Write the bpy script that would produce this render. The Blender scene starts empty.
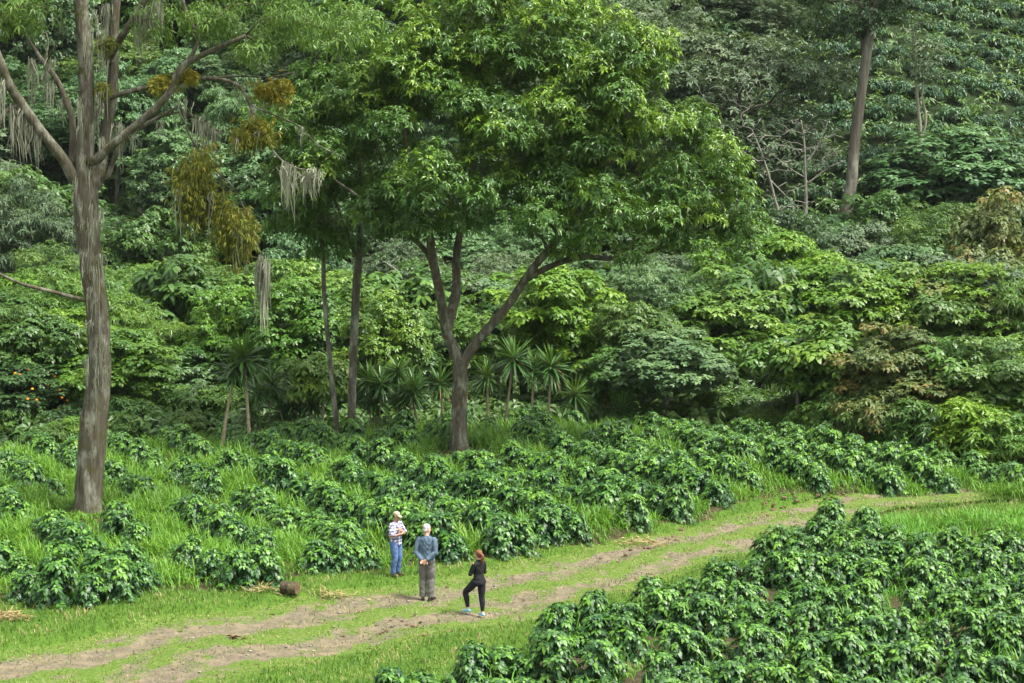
import bpy, bmesh, math
import numpy as np
from mathutils import Vector, Matrix

scene = bpy.context.scene
COL = scene.collection
R = math.radians
PI = math.pi

# ------------------------------------------------------------------ camera
CAM = np.array([0.0, 0.0, 9.5]); FPX = 1911.0; PITCH = math.atan(151.5 / FPX)
cd = bpy.data.cameras.new('camera'); cam = bpy.data.objects.new('camera', cd); COL.objects.link(cam)
cam.location = CAM; cam.rotation_euler = (PI / 2 - PITCH, 0, 0)
cd.sensor_width = 36; cd.lens = 36 * FPX / 1024; cd.clip_start = 0.5; cd.clip_end = 800
scene.camera = cam
FW = np.array([0, math.cos(PITCH), -math.sin(PITCH)]); UP = np.array([0, math.sin(PITCH), math.cos(PITCH)])

def ray(px, py):
    return FW + np.array([1.0, 0, 0]) * (px - 512) / FPX + UP * (341.5 - py) / FPX

def at(px, py, Y):
    "world point of a photo pixel at depth Y"
    d = ray(px, py); return CAM + d * (Y / d[1])

# ------------------------------------------------------------------ terrain
def sstep(a, b, x):
    t = np.clip((x - a) / (b - a), 0, 1); return t * t * (3 - 2 * t)

def softplus(x):
    return np.where(x > 30, x, np.log1p(np.exp(np.clip(x, -40, 30))))

def hgt(x, y):
    x = np.asarray(x, float); y = np.asarray(y, float)
    h = 0.10 * np.sin(x * .45 + 1.3) * np.sin(y * .38 + .4) + 0.05 * np.sin(x * 1.1 + y * .7)
    h = h + .42 * np.exp(-((x - 1.0) / 14) ** 2 - ((y - 66.5) / 8.5) ** 2)
    h = h - 0.03 * np.clip(y - 74, 0, 30) - 0.9 * sstep(76, 96, y)
    slope = 0.60 + 0.05 * np.sin(x * .05 + 1)
    base = 106 + 4 * np.sin(x * .06 + .5) + 2.5 * np.sin(x * .17)
    h = h + slope * 5 * softplus((y - base) / 5) * (1 - 0.55 * sstep(190, 330, y))
    h = h + 0.8 * np.sin(x * .11 + y * .09) * sstep(108, 130, y)
    return h

def G(px, py):
    "where the ray through a photo pixel meets the ground"
    d = ray(px, py); t = np.linspace(20, 300, 2801)
    P = CAM[None] + d[None] * t[:, None]
    k = np.argmax(P[:, 2] < hgt(P[:, 0], P[:, 1]))
    a, b = t[max(k - 1, 0)], t[k]
    for _ in range(20):
        m = (a + b) / 2; p = CAM + d * m
        if p[2] < hgt(p[0], p[1]): b = m
        else: a = m
    return CAM + d * b

def gz(x, y, s=0.0):
    return np.array([x, y, float(hgt(x, y)) - s])

def inpoly(x, y, poly):
    inside = np.zeros(np.shape(x), bool); n = len(poly)
    for i in range(n):
        x0, y0 = poly[i][:2]; x1, y1 = poly[(i + 1) % n][:2]
        c = ((y0 > y) != (y1 > y)) & (x < (x1 - x0) * (y - y0) / (y1 - y0 + 1e-12) + x0)
        inside ^= c
    return inside

def fld(x, y, s, seed):
    "cheap smooth random field 0..1 in the plane"
    r = np.random.default_rng(seed); v = 0
    for k in range(6):
        a = r.uniform(0, 2 * PI); f = r.uniform(.6, 1.7) / s
        v = v + np.sin((x * math.cos(a) + y * math.sin(a)) * f * 2 * PI + r.uniform(0, 6.28))
    return np.clip(.5 + v / 6, 0, 1)

# ------------------------------------------------------------------ mesh building
def mesh(name, V, F, mat=None, tint=None, smooth=False):
    me = bpy.data.meshes.new(name)
    V = np.ascontiguousarray(V, np.float32); Fs = [np.asarray(f, np.int32) for f in (F if isinstance(F, list) else [F]) if len(f)]
    me.vertices.add(len(V)); me.vertices.foreach_set('co', V.ravel())
    li = np.concatenate([f.ravel() for f in Fs]); cnt = np.concatenate([np.full(len(f), f.shape[1], np.int32) for f in Fs])
    me.loops.add(len(li)); me.loops.foreach_set('vertex_index', li)
    me.polygons.add(len(cnt)); st = np.concatenate([[0], np.cumsum(cnt)[:-1]]).astype(np.int32)
    me.polygons.foreach_set('loop_start', st); me.polygons.foreach_set('loop_total', cnt)
    me.polygons.foreach_set('use_smooth', np.full(len(cnt), smooth, bool))
    if tint is not None:
        a = me.attributes.new('tint', 'FLOAT', 'POINT'); a.data.foreach_set('value', np.ascontiguousarray(tint, np.float32))
    me.update(calc_edges=True)
    if mat: me.materials.append(mat)
    return me

def link(name, data, parent=None, loc=None):
    o = bpy.data.objects.new(name, data); COL.objects.link(o)
    if parent is not None: o.parent = parent
    if loc is not None: o.location = loc
    return o

def tag(o, label=None, cat=None, group=None, kind=None):
    if label: o['label'] = label
    if cat: o['category'] = cat
    if group: o['group'] = group
    if kind: o['kind'] = kind
    return o

def empty(name, loc=(0, 0, 0), rz=0):
    o = link(name, None); o.location = loc; o.rotation_euler = (0, 0, rz); o.empty_display_size = .3
    return o

def nrm(v):
    return v / np.maximum(np.linalg.norm(v, axis=-1, keepdims=True), 1e-9)

class Buf:
    "collects vertices, faces and tints, built as one mesh"
    def __init__(s): s.V = []; s.T = []; s.F3 = []; s.F4 = []; s.n = 0
    def add(s, V, F3=None, F4=None, tint=0.5):
        V = np.asarray(V, float).reshape(-1, 3)
        s.V.append(V); s.T.append(np.broadcast_to(np.asarray(tint, float), (len(V),)))
        if F3 is not None and len(F3): s.F3.append(np.asarray(F3).reshape(-1, 3) + s.n)
        if F4 is not None and len(F4): s.F4.append(np.asarray(F4).reshape(-1, 4) + s.n)
        s.n += len(V)
    def mesh(s, name, mat=None, smooth=False):
        F = []
        if s.F3: F.append(np.concatenate(s.F3))
        if s.F4: F.append(np.concatenate(s.F4))
        return mesh(name, np.concatenate(s.V), F, mat, np.concatenate(s.T), smooth)

# ---- leaves
def leaves(buf, B, D, N, L, W, tint, droop=0.0, fold=.25):
    "one folded leaf of 4 triangles' worth per row: base B, direction D, normal N"
    n = len(B); L = np.broadcast_to(L, (n,))[:, None]; W = np.broadcast_to(W, (n,))[:, None]
    S = nrm(np.cross(D, N)); N = nrm(np.cross(S, D)); z = np.array([0, 0, 1.0])
    dr = np.broadcast_to(droop, (n,))[:, None]
    m1 = B + D * L * .45 - z * dr * L * .18; tip = B + D * L - z * dr * L
    l = m1 + S * W * .5 + N * W * fold; r = m1 - S * W * .5 + N * W * fold
    V = np.stack([B, l, m1, r, tip], 1).reshape(-1, 3)
    o = (np.arange(n) * 5)[:, None]
    F3 = np.concatenate([o + [0, 2, 1], o + [0, 3, 2], o + [1, 2, 4], o + [2, 3, 4]], 0)
    buf.add(V, F3=F3, tint=np.repeat(np.broadcast_to(tint, (n,)), 5))

def ovate(buf, B, D, N, L, W, tint, droop=0.0, cup=.12):
    "a blunt leaf, curved along its length"
    n = len(B); L = np.broadcast_to(L, (n,))[:, None]; W = np.broadcast_to(W, (n,))[:, None]
    S = nrm(np.cross(D, N)); N = nrm(np.cross(S, D)); z = np.array([0, 0, 1.0]); dr = np.broadcast_to(droop, (n,))[:, None]
    c1 = B + D * L * .32 - z * dr * L * .10 + N * W * cup; c2 = B + D * L * .70 - z * dr * L * .49 + N * W * cup * .6; tip = B + D * L - z * dr * L
    V = np.stack([B, c1 + S * W * .46, c1 - S * W * .46, c2 + S * W * .44, c2 - S * W * .44, tip], 1).reshape(-1, 3); o = (np.arange(n) * 6)[:, None]
    buf.add(V, F3=np.concatenate([o + [0, 2, 1], o + [3, 4, 5]]), F4=o + [1, 2, 4, 3], tint=np.repeat(np.broadcast_to(tint, (n,)), 6))

def rosettes(buf, P, A, k, L, W, rng, tint, open_=(55, 105), droop=.25, jit=.25, shape=None):
    "k leaves round every point P with axis A"
    n = len(P); A = nrm(A)
    ref = np.where(np.abs(A[:, 2:3]) > .9, np.array([[1.0, 0, 0]]), np.array([[0, 0, 1.0]]))
    U = nrm(np.cross(A, ref)); V = np.cross(A, U)
    az = (np.arange(k)[None] * 2 * PI / k + rng.uniform(0, 6.28, (n, 1)) + rng.normal(0, .25, (n, k)))[..., None]
    op = np.radians(rng.uniform(open_[0], open_[1], (n, k)))[..., None]
    rad = U[:, None] * np.cos(az) + V[:, None] * np.sin(az)
    D = nrm(A[:, None] * np.cos(op) + rad * np.sin(op) + rng.normal(0, .06, (n, k, 3)))
    N = nrm(A[:, None] - D * np.sum(A[:, None] * D, -1, keepdims=True) * .98 + rng.normal(0, .15, (n, k, 3)))
    s = rng.uniform(1 - jit, 1 + jit, (n, k))
    t = np.broadcast_to(np.asarray(tint)[:, None], (n, k)) + rng.normal(0, .11, (n, k))
    dr = droop * rng.uniform(.5, 1.5, (n, k))
    B = P[:, None] + D * (L * .08)
    (shape or leaves)(buf, B.reshape(-1, 3), D.reshape(-1, 3), N.reshape(-1, 3), (L * s).ravel(), (W * s).ravel(), np.clip(t, 0, 1).ravel(), dr.ravel())

def sphere_dirs(n, rng, zmin=-1.0):
    z = rng.uniform(zmin, 1, n); a = rng.uniform(0, 2 * PI, n); r = np.sqrt(1 - z * z)
    return np.stack([r * np.cos(a), r * np.sin(a), z], 1)

def clump(buf, c, rx, rz, n, k, L, W, rng, tint, zmin=-.35, fill=.75, droop=.25, up=.6, open_=(55, 105), shape=None):
    d = sphere_dirs(n, rng, zmin); u = rng.uniform(fill ** 3, 1.0, n) ** (1 / 3) * (1 + rng.normal(0, .07, n))
    P = np.asarray(c) + d * u[:, None] * np.array([rx, rx, rz])
    A = nrm(d * np.array([1, 1, rx / rz]) + np.array([0, 0, up]) + rng.normal(0, .15, (n, 3)))
    t = np.clip(tint + rng.normal(0, .10, n), 0, 1)
    rosettes(buf, P, A, k, L, W, rng, t, droop=droop, open_=open_, shape=shape)

# ---- wood
def tube(buf, P, rad, sides=8, tint=.5, cap=True, rough=0.0, rng=None):
    P = np.asarray(P, float); n = len(P); rad = np.broadcast_to(np.asarray(rad, float), (n,))
    T = np.gradient(P, axis=0); T = nrm(T)
    ref = np.array([0.31, .95, .05]) if abs(T[0][2]) > .5 else np.array([0, 0, 1.0])
    U = nrm(np.cross(T[0], ref)); rows = []
    a = np.arange(sides) * 2 * PI / sides
    for i in range(n):
        U = nrm(U - T[i] * np.dot(U, T[i])); W = np.cross(T[i], U)
        rr = np.full(sides, rad[i])
        if rough and rng is not None: rr = rr * (1 + rng.normal(0, rough, sides))
        rows.append(P[i] + (np.cos(a)[:, None] * U + np.sin(a)[:, None] * W) * rr[:, None])
    V = np.concatenate(rows)
    i = np.arange(n - 1)[:, None] * sides; j = np.arange(sides)[None]; j2 = (j + 1) % sides
    F4 = np.stack([i + j, i + j2, i + sides + j2, i + sides + j], -1).reshape(-1, 4)
    F3 = None
    if cap:
        V = np.concatenate([V, P[:1], P[-1:]]); q = n * sides; j = np.arange(sides); j2 = (j + 1) % sides
        F3 = np.concatenate([np.stack([j2, j, np.full(sides, q)], 1), np.stack([j + (n - 1) * sides, j2 + (n - 1) * sides, np.full(sides, q + 1)], 1)])
    buf.add(V, F3=F3, F4=F4, tint=tint)

def smooth_path(P, m):
    "Catmull-Rom through control rows (any number of columns)"
    P = np.asarray(P, float); Q = np.concatenate([[2 * P[0] - P[1]], P, [2 * P[-1] - P[-2]]]); out = []
    for i in range(len(P) - 1):
        p0, p1, p2, p3 = Q[i:i + 4]
        for t in np.arange(m) / m:
            out.append(.5 * (2 * p1 + (p2 - p0) * t + (2 * p0 - 5 * p1 + 4 * p2 - p3) * t * t + (3 * p1 - p0 - 3 * p2 + p3) * t ** 3))
    return np.array(out + [P[-1]])

class Skel:
    "a branching skeleton: explicit limbs, then twigs grown to attractor points"
    def __init__(s): s.P = []; s.par = []; s.r = []; s.len = []
    def node(s, p, par, r=0.0):
        s.P.append(np.asarray(p, float)); s.par.append(par); s.r.append(r)
        s.len.append(0 if par < 0 else s.len[par] + float(np.linalg.norm(s.P[-1] - s.P[par])))
        return len(s.P) - 1
    def limb(s, ctrl, m=5, start=None, jit=0.0, rng=None):
        "ctrl rows x,y,z,radius"
        Q = smooth_path(ctrl, m); k = -1 if start is None else start
        if start is None and s.P:
            d = [np.linalg.norm(p - Q[0][:3]) for p in s.P]; k = int(np.argmin(d)); Q = Q[1:]
        for i, q in enumerate(Q):
            p = q[:3].copy()
            if jit and i: p += rng.normal(0, jit * q[3], 3)
            k = s.node(p, k, q[3])
        return k
    def grow(s, A, rng, zmin=-1e9, rtip=.015, pen=.3, arch=.12, expo=.5, first=0):
        A = np.asarray(A); n0 = len(s.P); ok0 = np.array(s.P)
        c = ok0[np.argmax(ok0[:, 2])] if len(ok0) else np.zeros(3)
        order = np.argsort(np.linalg.norm(A - c, axis=1)); ends = []
        for i in order:
            a = A[i]; P = np.array(s.P); Ln = np.array(s.len)
            d = np.linalg.norm(P - a, axis=1); cost = d + pen * Ln
            cost = np.where(P[:, 2] < zmin, cost + 100, cost); cost[:first] += 100
            cost = cost + np.clip(P[:, 2] - a[2], 0, None) * .5
            k = int(np.argmin(cost)); b = P[k]; l = d[k]
            nseg = 4 if l > 1.2 else 2
            j = rng.normal(0, .07 * l, 3)
            for t in np.arange(1, nseg + 1) / nseg:
                p = b + (a - b) * t + np.array([0, 0, 1]) * math.sin(PI * t) * l * arch + j * math.sin(PI * t) + rng.normal(0, .02 * l, 3) * (t < 1)
                k = s.node(p, k, 0.0)
            ends.append(k)
        cnt = np.zeros(len(s.P)); cnt[ends] = 1
        for i in range(len(s.P) - 1, 0, -1):
            if s.par[i] >= 0: cnt[s.par[i]] += cnt[i]
        for i in range(len(s.P)):
            if s.r[i] == 0: s.r[i] = rtip * max(cnt[i], 1) ** expo
        for i in range(len(s.P)):
            p = s.par[i]
            if i >= n0 and p >= 0 and s.r[i] > s.r[p]: s.r[i] = s.r[p] * .95
        return [s.P[e] for e in ends]
    def build(s, buf, big=.12, rng=None, rough=.04):
        ch = {}
        for i, p in enumerate(s.par): ch.setdefault(p, []).append(i)
        stack = [(r, None) for r in ch.get(-1, [])]
        while stack:
            i, st = stack.pop(); P = []; rr = []
            if st is not None: P.append(s.P[st]); rr.append(min(s.r[st], s.r[i] * 1.25))
            while True:
                P.append(s.P[i]); rr.append(s.r[i]); c = ch.get(i, [])
                if not c: break
                c = sorted(c, key=lambda q: -s.r[q])
                for q in c[1:]: stack.append((q, i))
                i = c[0]
            if len(P) < 2: continue
            m = max(rr); sides = 26 if m > .25 else 9 if m > .1 else 6 if m > .03 else 4
            tube(buf, P, rr, sides, rough=rough if m > .25 else rough if m > .06 else 0, rng=rng)
# ------------------------------------------------------------------ materials
def new_mat(name):
    m = bpy.data.materials.new(name); m.use_nodes = True; nt = m.node_tree; nt.nodes.clear()
    return m, nt, nt.nodes.new('ShaderNodeOutputMaterial')

def nd(nt, t, **kw):
    n = nt.nodes.new(t)
    for k, v in kw.items(): setattr(n, k, v)
    return n

def ramp(nt, stops, fac=None):
    n = nd(nt, 'ShaderNodeValToRGB'); e = n.color_ramp.elements
    while len(e) < len(stops): e.new(.5)
    for q, (p, c) in zip(e, stops): q.position = p; q.color = (*c, 1)
    if fac is not None: nt.links.new(fac, n.inputs['Fac'])
    return n

def noise(nt, scale, detail=4, rough=.55, coord='Object', vec=None, dist=0):
    n = nd(nt, 'ShaderNodeTexNoise'); n.inputs['Scale'].default_value = scale; n.inputs['Detail'].default_value = detail
    n.inputs['Roughness'].default_value = rough; n.inputs['Distortion'].default_value = dist
    if vec is None:
        t = nd(nt, 'ShaderNodeTexCoord'); vec = t.outputs[coord]
    nt.links.new(vec, n.inputs['Vector']); return n

def mixc(nt, fac, a, b, blend='MIX'):
    n = nd(nt, 'ShaderNodeMix', data_type='RGBA', blend_type=blend)
    for s, v in ((0, fac), (6, a), (7, b)):
        if hasattr(v, 'links'): nt.links.new(v, n.inputs[s])
        elif s == 0: n.inputs[0].default_value = v
        else: n.inputs[s].default_value = (*v, 1)
    return n.outputs[2]

def leaf_mat(name, c0, c1, c2, rough=.5, trans=.28, vary=.12, spec=.4, hue=.012):
    m, nt, out = new_mat(name); L = nt.links.new
    at_ = nd(nt, 'ShaderNodeAttribute', attribute_name='tint')
    rp = ramp(nt, [(.0, c0), (.55, c1), (1.0, c2)], at_.outputs['Fac'])
    oi = nd(nt, 'ShaderNodeObjectInfo')
    hs = nd(nt, 'ShaderNodeHueSaturation')
    mr = nd(nt, 'ShaderNodeMapRange'); mr.inputs['To Min'].default_value = 1 - vary; mr.inputs['To Max'].default_value = 1 + vary
    L(oi.outputs['Random'], mr.inputs['Value']); L(mr.outputs[0], hs.inputs['Value'])
    mh = nd(nt, 'ShaderNodeMapRange'); mh.inputs['To Min'].default_value = .5 + hue; mh.inputs['To Max'].default_value = .5 - hue
    L(oi.outputs['Random'], mh.inputs['Value']); L(mh.outputs[0], hs.inputs['Hue'])
    L(rp.outputs[0], hs.inputs['Color'])
    b = nd(nt, 'ShaderNodeBsdfPrincipled'); b.inputs['Roughness'].default_value = rough
    b.inputs['Specular IOR Level'].default_value = spec
    L(hs.outputs[0], b.inputs['Base Color'])
    t = nd(nt, 'ShaderNodeBsdfTranslucent')
    L(mixc(nt, .5, hs.outputs[0], (.16, .24, .02), 'MIX'), t.inputs['Color'])
    mx = nd(nt, 'ShaderNodeMixShader'); mx.inputs[0].default_value = trans
    L(b.outputs[0], mx.inputs[1]); L(t.outputs[0], mx.inputs[2]); L(mx.outputs[0], out.inputs['Surface'])
    return m

def bark_mat(name, c0, c1, c2=None, scale=6, stretch=.15, bump=.6, c3=None, patch=1.2, thr=(.5, .62)):
    m, nt, out = new_mat(name); L = nt.links.new
    tc = nd(nt, 'ShaderNodeTexCoord'); mp = nd(nt, 'ShaderNodeMapping'); mp.inputs['Scale'].default_value = (1, 1, stretch)
    L(tc.outputs['Object'], mp.inputs['Vector'])
    n1 = noise(nt, scale, 8, .65, vec=mp.outputs[0], dist=.4)
    col = ramp(nt, [(.33, c0), (.68, c1)], n1.outputs['Fac']).outputs[0]
    if c2 is not None:
        mp2 = nd(nt, 'ShaderNodeMapping'); mp2.inputs['Scale'].default_value = (3.0, 3.0, max(stretch * 3, 1.1)); L(tc.outputs['Object'], mp2.inputs['Vector'])
        n2 = noise(nt, patch, 9, .68, vec=mp2.outputs[0])
        f = ramp(nt, [(thr[0], (0, 0, 0)), (thr[1], (1, 1, 1))], n2.outputs['Fac'])
        col = mixc(nt, f.outputs[0], col, c2)
    if c3 is not None:
        n3 = noise(nt, patch * 2.3, 5, .6, vec=tc.outputs['Object'])
        f = ramp(nt, [(.56, (0, 0, 0)), (.66, (1, 1, 1))], n3.outputs['Fac'])
        col = mixc(nt, f.outputs[0], col, c3)
    b = nd(nt, 'ShaderNodeBsdfPrincipled'); b.inputs['Roughness'].default_value = .9; b.inputs['Specular IOR Level'].default_value = .2
    L(col, b.inputs['Base Color'])
    bp = nd(nt, 'ShaderNodeBump'); bp.inputs['Strength'].default_value = bump; bp.inputs['Distance'].default_value = .06
    L(n1.outputs['Fac'], bp.inputs['Height']); L(bp.outputs[0], b.inputs['Normal']); L(b.outputs[0], out.inputs['Surface'])
    return m

def cloth_mat(name, c, var=.25, scale=14, rough=.85, bump=.3):
    m, nt, out = new_mat(name); L = nt.links.new
    n = noise(nt, scale, 4, .6)
    f = ramp(nt, [(.3, tuple(v * (1 - var) for v in c)), (.7, tuple(min(1, v * (1 + var)) for v in c))], n.outputs['Fac'])
    b = nd(nt, 'ShaderNodeBsdfPrincipled'); b.inputs['Roughness'].default_value = rough; b.inputs['Specular IOR Level'].default_value = .25
    L(f.outputs[0], b.inputs['Base Color'])
    bp = nd(nt, 'ShaderNodeBump'); bp.inputs['Strength'].default_value = bump; bp.inputs['Distance'].default_value = .02
    L(n.outputs['Fac'], bp.inputs['Height']); L(bp.outputs[0], b.inputs['Normal']); L(b.outputs[0], out.inputs['Surface'])
    return m

M = {}
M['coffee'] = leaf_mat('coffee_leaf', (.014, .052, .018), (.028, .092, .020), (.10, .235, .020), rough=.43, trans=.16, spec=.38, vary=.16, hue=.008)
M['grass'] = leaf_mat('tall_grass_blade', (.060, .175, .012), (.105, .270, .016), (.20, .32, .045), rough=.5, trans=.3, vary=0)
M['lawn'] = leaf_mat('lawn_blade', (.052, .135, .012), (.108, .200, .020), (.36, .30, .15), rough=.6, trans=.25, vary=0)
M['whorl'] = leaf_mat('whorled_leaf', (.027, .088, .016), (.060, .154, .015), (.18, .31, .018), rough=.38, trans=.22, vary=0)
M['feather'] = leaf_mat('feathery_leaf', (.065, .13, .020), (.115, .20, .030), (.20, .28, .05), rough=.5, trans=.35, vary=0)
M['light'] = leaf_mat('light_green_leaf', (.048, .125, .016), (.090, .195, .022), (.18, .29, .03), rough=.42, trans=.28)
M['bright'] = leaf_mat('bright_green_leaf', (.062, .155, .012), (.115, .235, .016), (.21, .33, .022), rough=.42, trans=.3)
M['mid'] = leaf_mat('mid_green_leaf', (.036, .092, .016), (.060, .135, .020), (.12, .20, .03), rough=.45, trans=.25)
M['pale'] = leaf_mat('pale_green_leaf', (.055, .12, .045), (.095, .18, .065), (.16, .26, .09), rough=.45, trans=.25)
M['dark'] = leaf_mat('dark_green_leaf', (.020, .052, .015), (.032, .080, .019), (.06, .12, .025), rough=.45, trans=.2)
M['blue'] = leaf_mat('blue_green_leaf', (.045, .108, .036), (.078, .170, .054), (.13, .24, .08), rough=.45, trans=.22)
M['grey'] = leaf_mat('grey_green_leaf', (.050, .090, .042), (.078, .130, .058), (.14, .18, .09), rough=.55, trans=.22)
M['rust'] = leaf_mat('rust_tinted_leaf', (.050, .090, .022), (.095, .135, .028), (.24, .13, .035), rough=.5, trans=.25)
M['strap'] = leaf_mat('strap_leaf', (.028, .080, .020), (.055, .135, .026), (.12, .22, .03), rough=.38, trans=.2)
M['silver'] = leaf_mat('silvery_leaf', (.20, .26, .20), (.32, .38, .30), (.5, .55, .46), rough=.5, trans=.15)
M['mistle'] = leaf_mat('mistletoe_leaf', (.095, .130, .014), (.18, .20, .018), (.34, .28, .02), rough=.55, trans=.3, vary=.05)
M['moss'] = leaf_mat('hanging_moss', (.21, .225, .16), (.34, .35, .27), (.48, .48, .39), rough=.9, trans=.3, vary=0, spec=.1)
M['dry'] = leaf_mat('dry_straw', (.20, .14, .06), (.36, .27, .13), (.5, .40, .22), rough=.8, trans=.15, vary=0)
M['fruit'] = leaf_mat('orange_fruit', (.5, .16, .01), (.65, .22, .015), (.7, .3, .02), rough=.5, trans=.0, vary=0)
M['bark_old'] = bark_mat('mossy_bark', (.045, .037, .025), (.128, .120, .084), (.24, .245, .195), 9, .10, 1.0, c3=(.070, .068, .020), patch=1.1, thr=(.50, .66))
M['bark_big'] = bark_mat('grey_brown_bark', (.045, .038, .026), (.125, .118, .084), (.235, .245, .185), 9, .22, 1.0, c3=(.085, .055, .025), patch=1.3, thr=(.50, .66))
M['bark'] = bark_mat('forest_bark', (.045, .038, .026), (.145, .138, .105), (.25, .26, .205), 7, .2, .6)
M['bark_pale'] = bark_mat('pale_bark', (.17, .15, .11), (.34, .31, .25), (.24, .26, .18), 6, .3, .4)
M['bark_yucca'] = bark_mat('straw_brown_stem', (.17, .14, .085), (.36, .31, .21), None, 9, 1.5, .5)
M['bark_tall'] = bark_mat('reddish_grey_bark', (.060, .052, .040), (.155, .138, .108), (.20, .195, .16), 4, .06, .8, patch=.6)
M['log'] = bark_mat('weathered_log', (.025, .020, .014), (.085, .066, .044), (.11, .095, .045), 9, .3, .9)
M['log_cut'] = bark_mat('cut_wood', (.07, .045, .025), (.17, .11, .06), None, 9, 1, .4)

def ground_mat():
    m, nt, out = new_mat('field_ground'); L = nt.links.new
    a = nd(nt, 'ShaderNodeAttribute', attribute_name='tint')
    n1 = noise(nt, .8, 8, .65); n2 = noise(nt, 9, 8, .7)
    soil = ramp(nt, [(.3, (.028, .024, .013)), (.55, (.058, .048, .026)), (.75, (.12, .095, .05))], n2.outputs['Fac']).outputs[0]
    lawn = ramp(nt, [(.3, (.040, .090, .012)), (.6, (.075, .145, .018)), (.8, (.16, .17, .06))], n2.outputs['Fac']).outputs[0]
    floor = ramp(nt, [(.3, (.010, .018, .007)), (.6, (.020, .034, .011)), (.8, (.038, .055, .018))], n2.outputs['Fac']).outputs[0]
    fl = ramp(nt, [(0, (1, 1, 1)), (1, (0, 0, 0))]); fa = nd(nt, 'ShaderNodeMath', operation='ADD'); fa.inputs[1].default_value = 1; L(a.outputs['Fac'], fa.inputs[0]); L(fa.outputs[0], fl.inputs['Fac'])
    soil = mixc(nt, fl.outputs[0], soil, floor)
    md = nd(nt, 'ShaderNodeMath', operation='MULTIPLY_ADD'); md.inputs[1].default_value = .7; md.inputs[2].default_value = -.35
    L(n1.outputs['Fac'], md.inputs[0])
    ad = nd(nt, 'ShaderNodeMath', operation='ADD'); L(md.outputs[0], ad.inputs[0]); L(a.outputs['Fac'], ad.inputs[1])
    f = ramp(nt, [(.42, (0, 0, 0)), (.6, (1, 1, 1))], ad.outputs[0])
    b = nd(nt, 'ShaderNodeBsdfPrincipled'); b.inputs['Roughness'].default_value = .95; b.inputs['Specular IOR Level'].default_value = .1
    L(mixc(nt, f.outputs[0], soil, lawn), b.inputs['Base Color'])
    bp = nd(nt, 'ShaderNodeBump'); bp.inputs['Strength'].default_value = .8; bp.inputs['Distance'].default_value = .08
    L(n2.outputs['Fac'], bp.inputs['Height']); L(bp.outputs[0], b.inputs['Normal']); L(b.outputs[0], out.inputs['Surface'])
    return m

def track_mat():
    m, nt, out = new_mat('worn_track'); L = nt.links.new
    a = nd(nt, 'ShaderNodeAttribute', attribute_name='tint')
    n1 = noise(nt, 1.1, 8, .7); n2 = noise(nt, 14, 8, .75); n3 = noise(nt, 3.0, 6, .6)
    dirt = ramp(nt, [(.28, (.045, .037, .026)), (.5, (.125, .105, .076)), (.72, (.25, .22, .165))], n2.outputs['Fac']).outputs[0]
    dirt = mixc(nt, ramp(nt, [(.35, (0, 0, 0)), (.75, (.6, .6, .6))], noise(nt, .5, 4).outputs['Fac']).outputs[0], dirt, (.13, .12, .07))
    dirt = mixc(nt, ramp(nt, [(.45, (0, 0, 0)), (.7, (1, 1, 1))], n3.outputs['Fac']).outputs[0], dirt, (.21, .17, .112))
    lawn = ramp(nt, [(.3, (.040, .085, .012)), (.5, (.080, .140, .020)), (.7, (.20, .19, .085))], n2.outputs['Fac']).outputs[0]
    md = nd(nt, 'ShaderNodeMath', operation='MULTIPLY_ADD'); md.inputs[1].default_value = 2.0; md.inputs[2].default_value = -1.0
    L(n1.outputs['Fac'], md.inputs[0])
    ad = nd(nt, 'ShaderNodeMath', operation='ADD'); m3 = nd(nt, 'ShaderNodeMath', operation='MULTIPLY_ADD'); m3.inputs[1].default_value = 1.1; m3.inputs[2].default_value = -.55; L(n2.outputs['Fac'], m3.inputs[0]); m4 = nd(nt, 'ShaderNodeMath', operation='ADD'); L(m3.outputs[0], m4.inputs[0]); L(a.outputs['Fac'], m4.inputs[1])
    L(md.outputs[0], ad.inputs[0]); L(m4.outputs[0], ad.inputs[1])
    f = ramp(nt, [(.30, (0, 0, 0)), (.66, (1, 1, 1))], ad.outputs[0])
    b = nd(nt, 'ShaderNodeBsdfPrincipled'); b.inputs['Roughness'].default_value = .95; b.inputs['Specular IOR Level'].default_value = .1
    L(mixc(nt, f.outputs[0], lawn, dirt), b.inputs['Base Color'])
    bp = nd(nt, 'ShaderNodeBump'); bp.inputs['Strength'].default_value = .9; bp.inputs['Distance'].default_value = .05
    L(n2.outputs['Fac'], bp.inputs['Height']); L(bp.outputs[0], b.inputs['Normal']); L(b.outputs[0], out.inputs['Surface'])
    return m

# ------------------------------------------------------------------ light and sky
EL, AZ = R(62), R(112)      # compass-style azimuth of the sun measured from +Y towards +X
w = bpy.data.worlds.new('World'); scene.world = w; w.use_nodes = True; nt = w.node_tree
bg = nt.nodes['Background']; sky = nd(nt, 'ShaderNodeTexSky', sky_type='NISHITA'); sky.sun_disc = False
sky.sun_elevation = EL; sky.sun_rotation = AZ; sky.air_density = 1.2; sky.dust_density = 4.0
hs = nd(nt, 'ShaderNodeHueSaturation'); hs.inputs['Saturation'].default_value = .10
nt.links.new(sky.outputs[0], hs.inputs['Color']); nt.links.new(hs.outputs[0], bg.inputs['Color'])
bg.inputs['Strength'].default_value = .125
sd = bpy.data.lights.new('sun', 'SUN'); sun = bpy.data.objects.new('sun', sd); COL.objects.link(sun)
sd.energy = 2.8; sd.angle = R(16); sd.color = (1, .95, .82)
sv = Vector((math.sin(AZ) * math.cos(EL), math.cos(AZ) * math.cos(EL), math.sin(EL)))
sun.rotation_euler = sv.to_track_quat('Z', 'Y').to_euler()
vs = scene.view_settings; vs.view_transform = 'Standard'; vs.look = 'None'; vs.gamma = 1; vs.exposure = 1.52
scene.render.engine = 'CYCLES'
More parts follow.
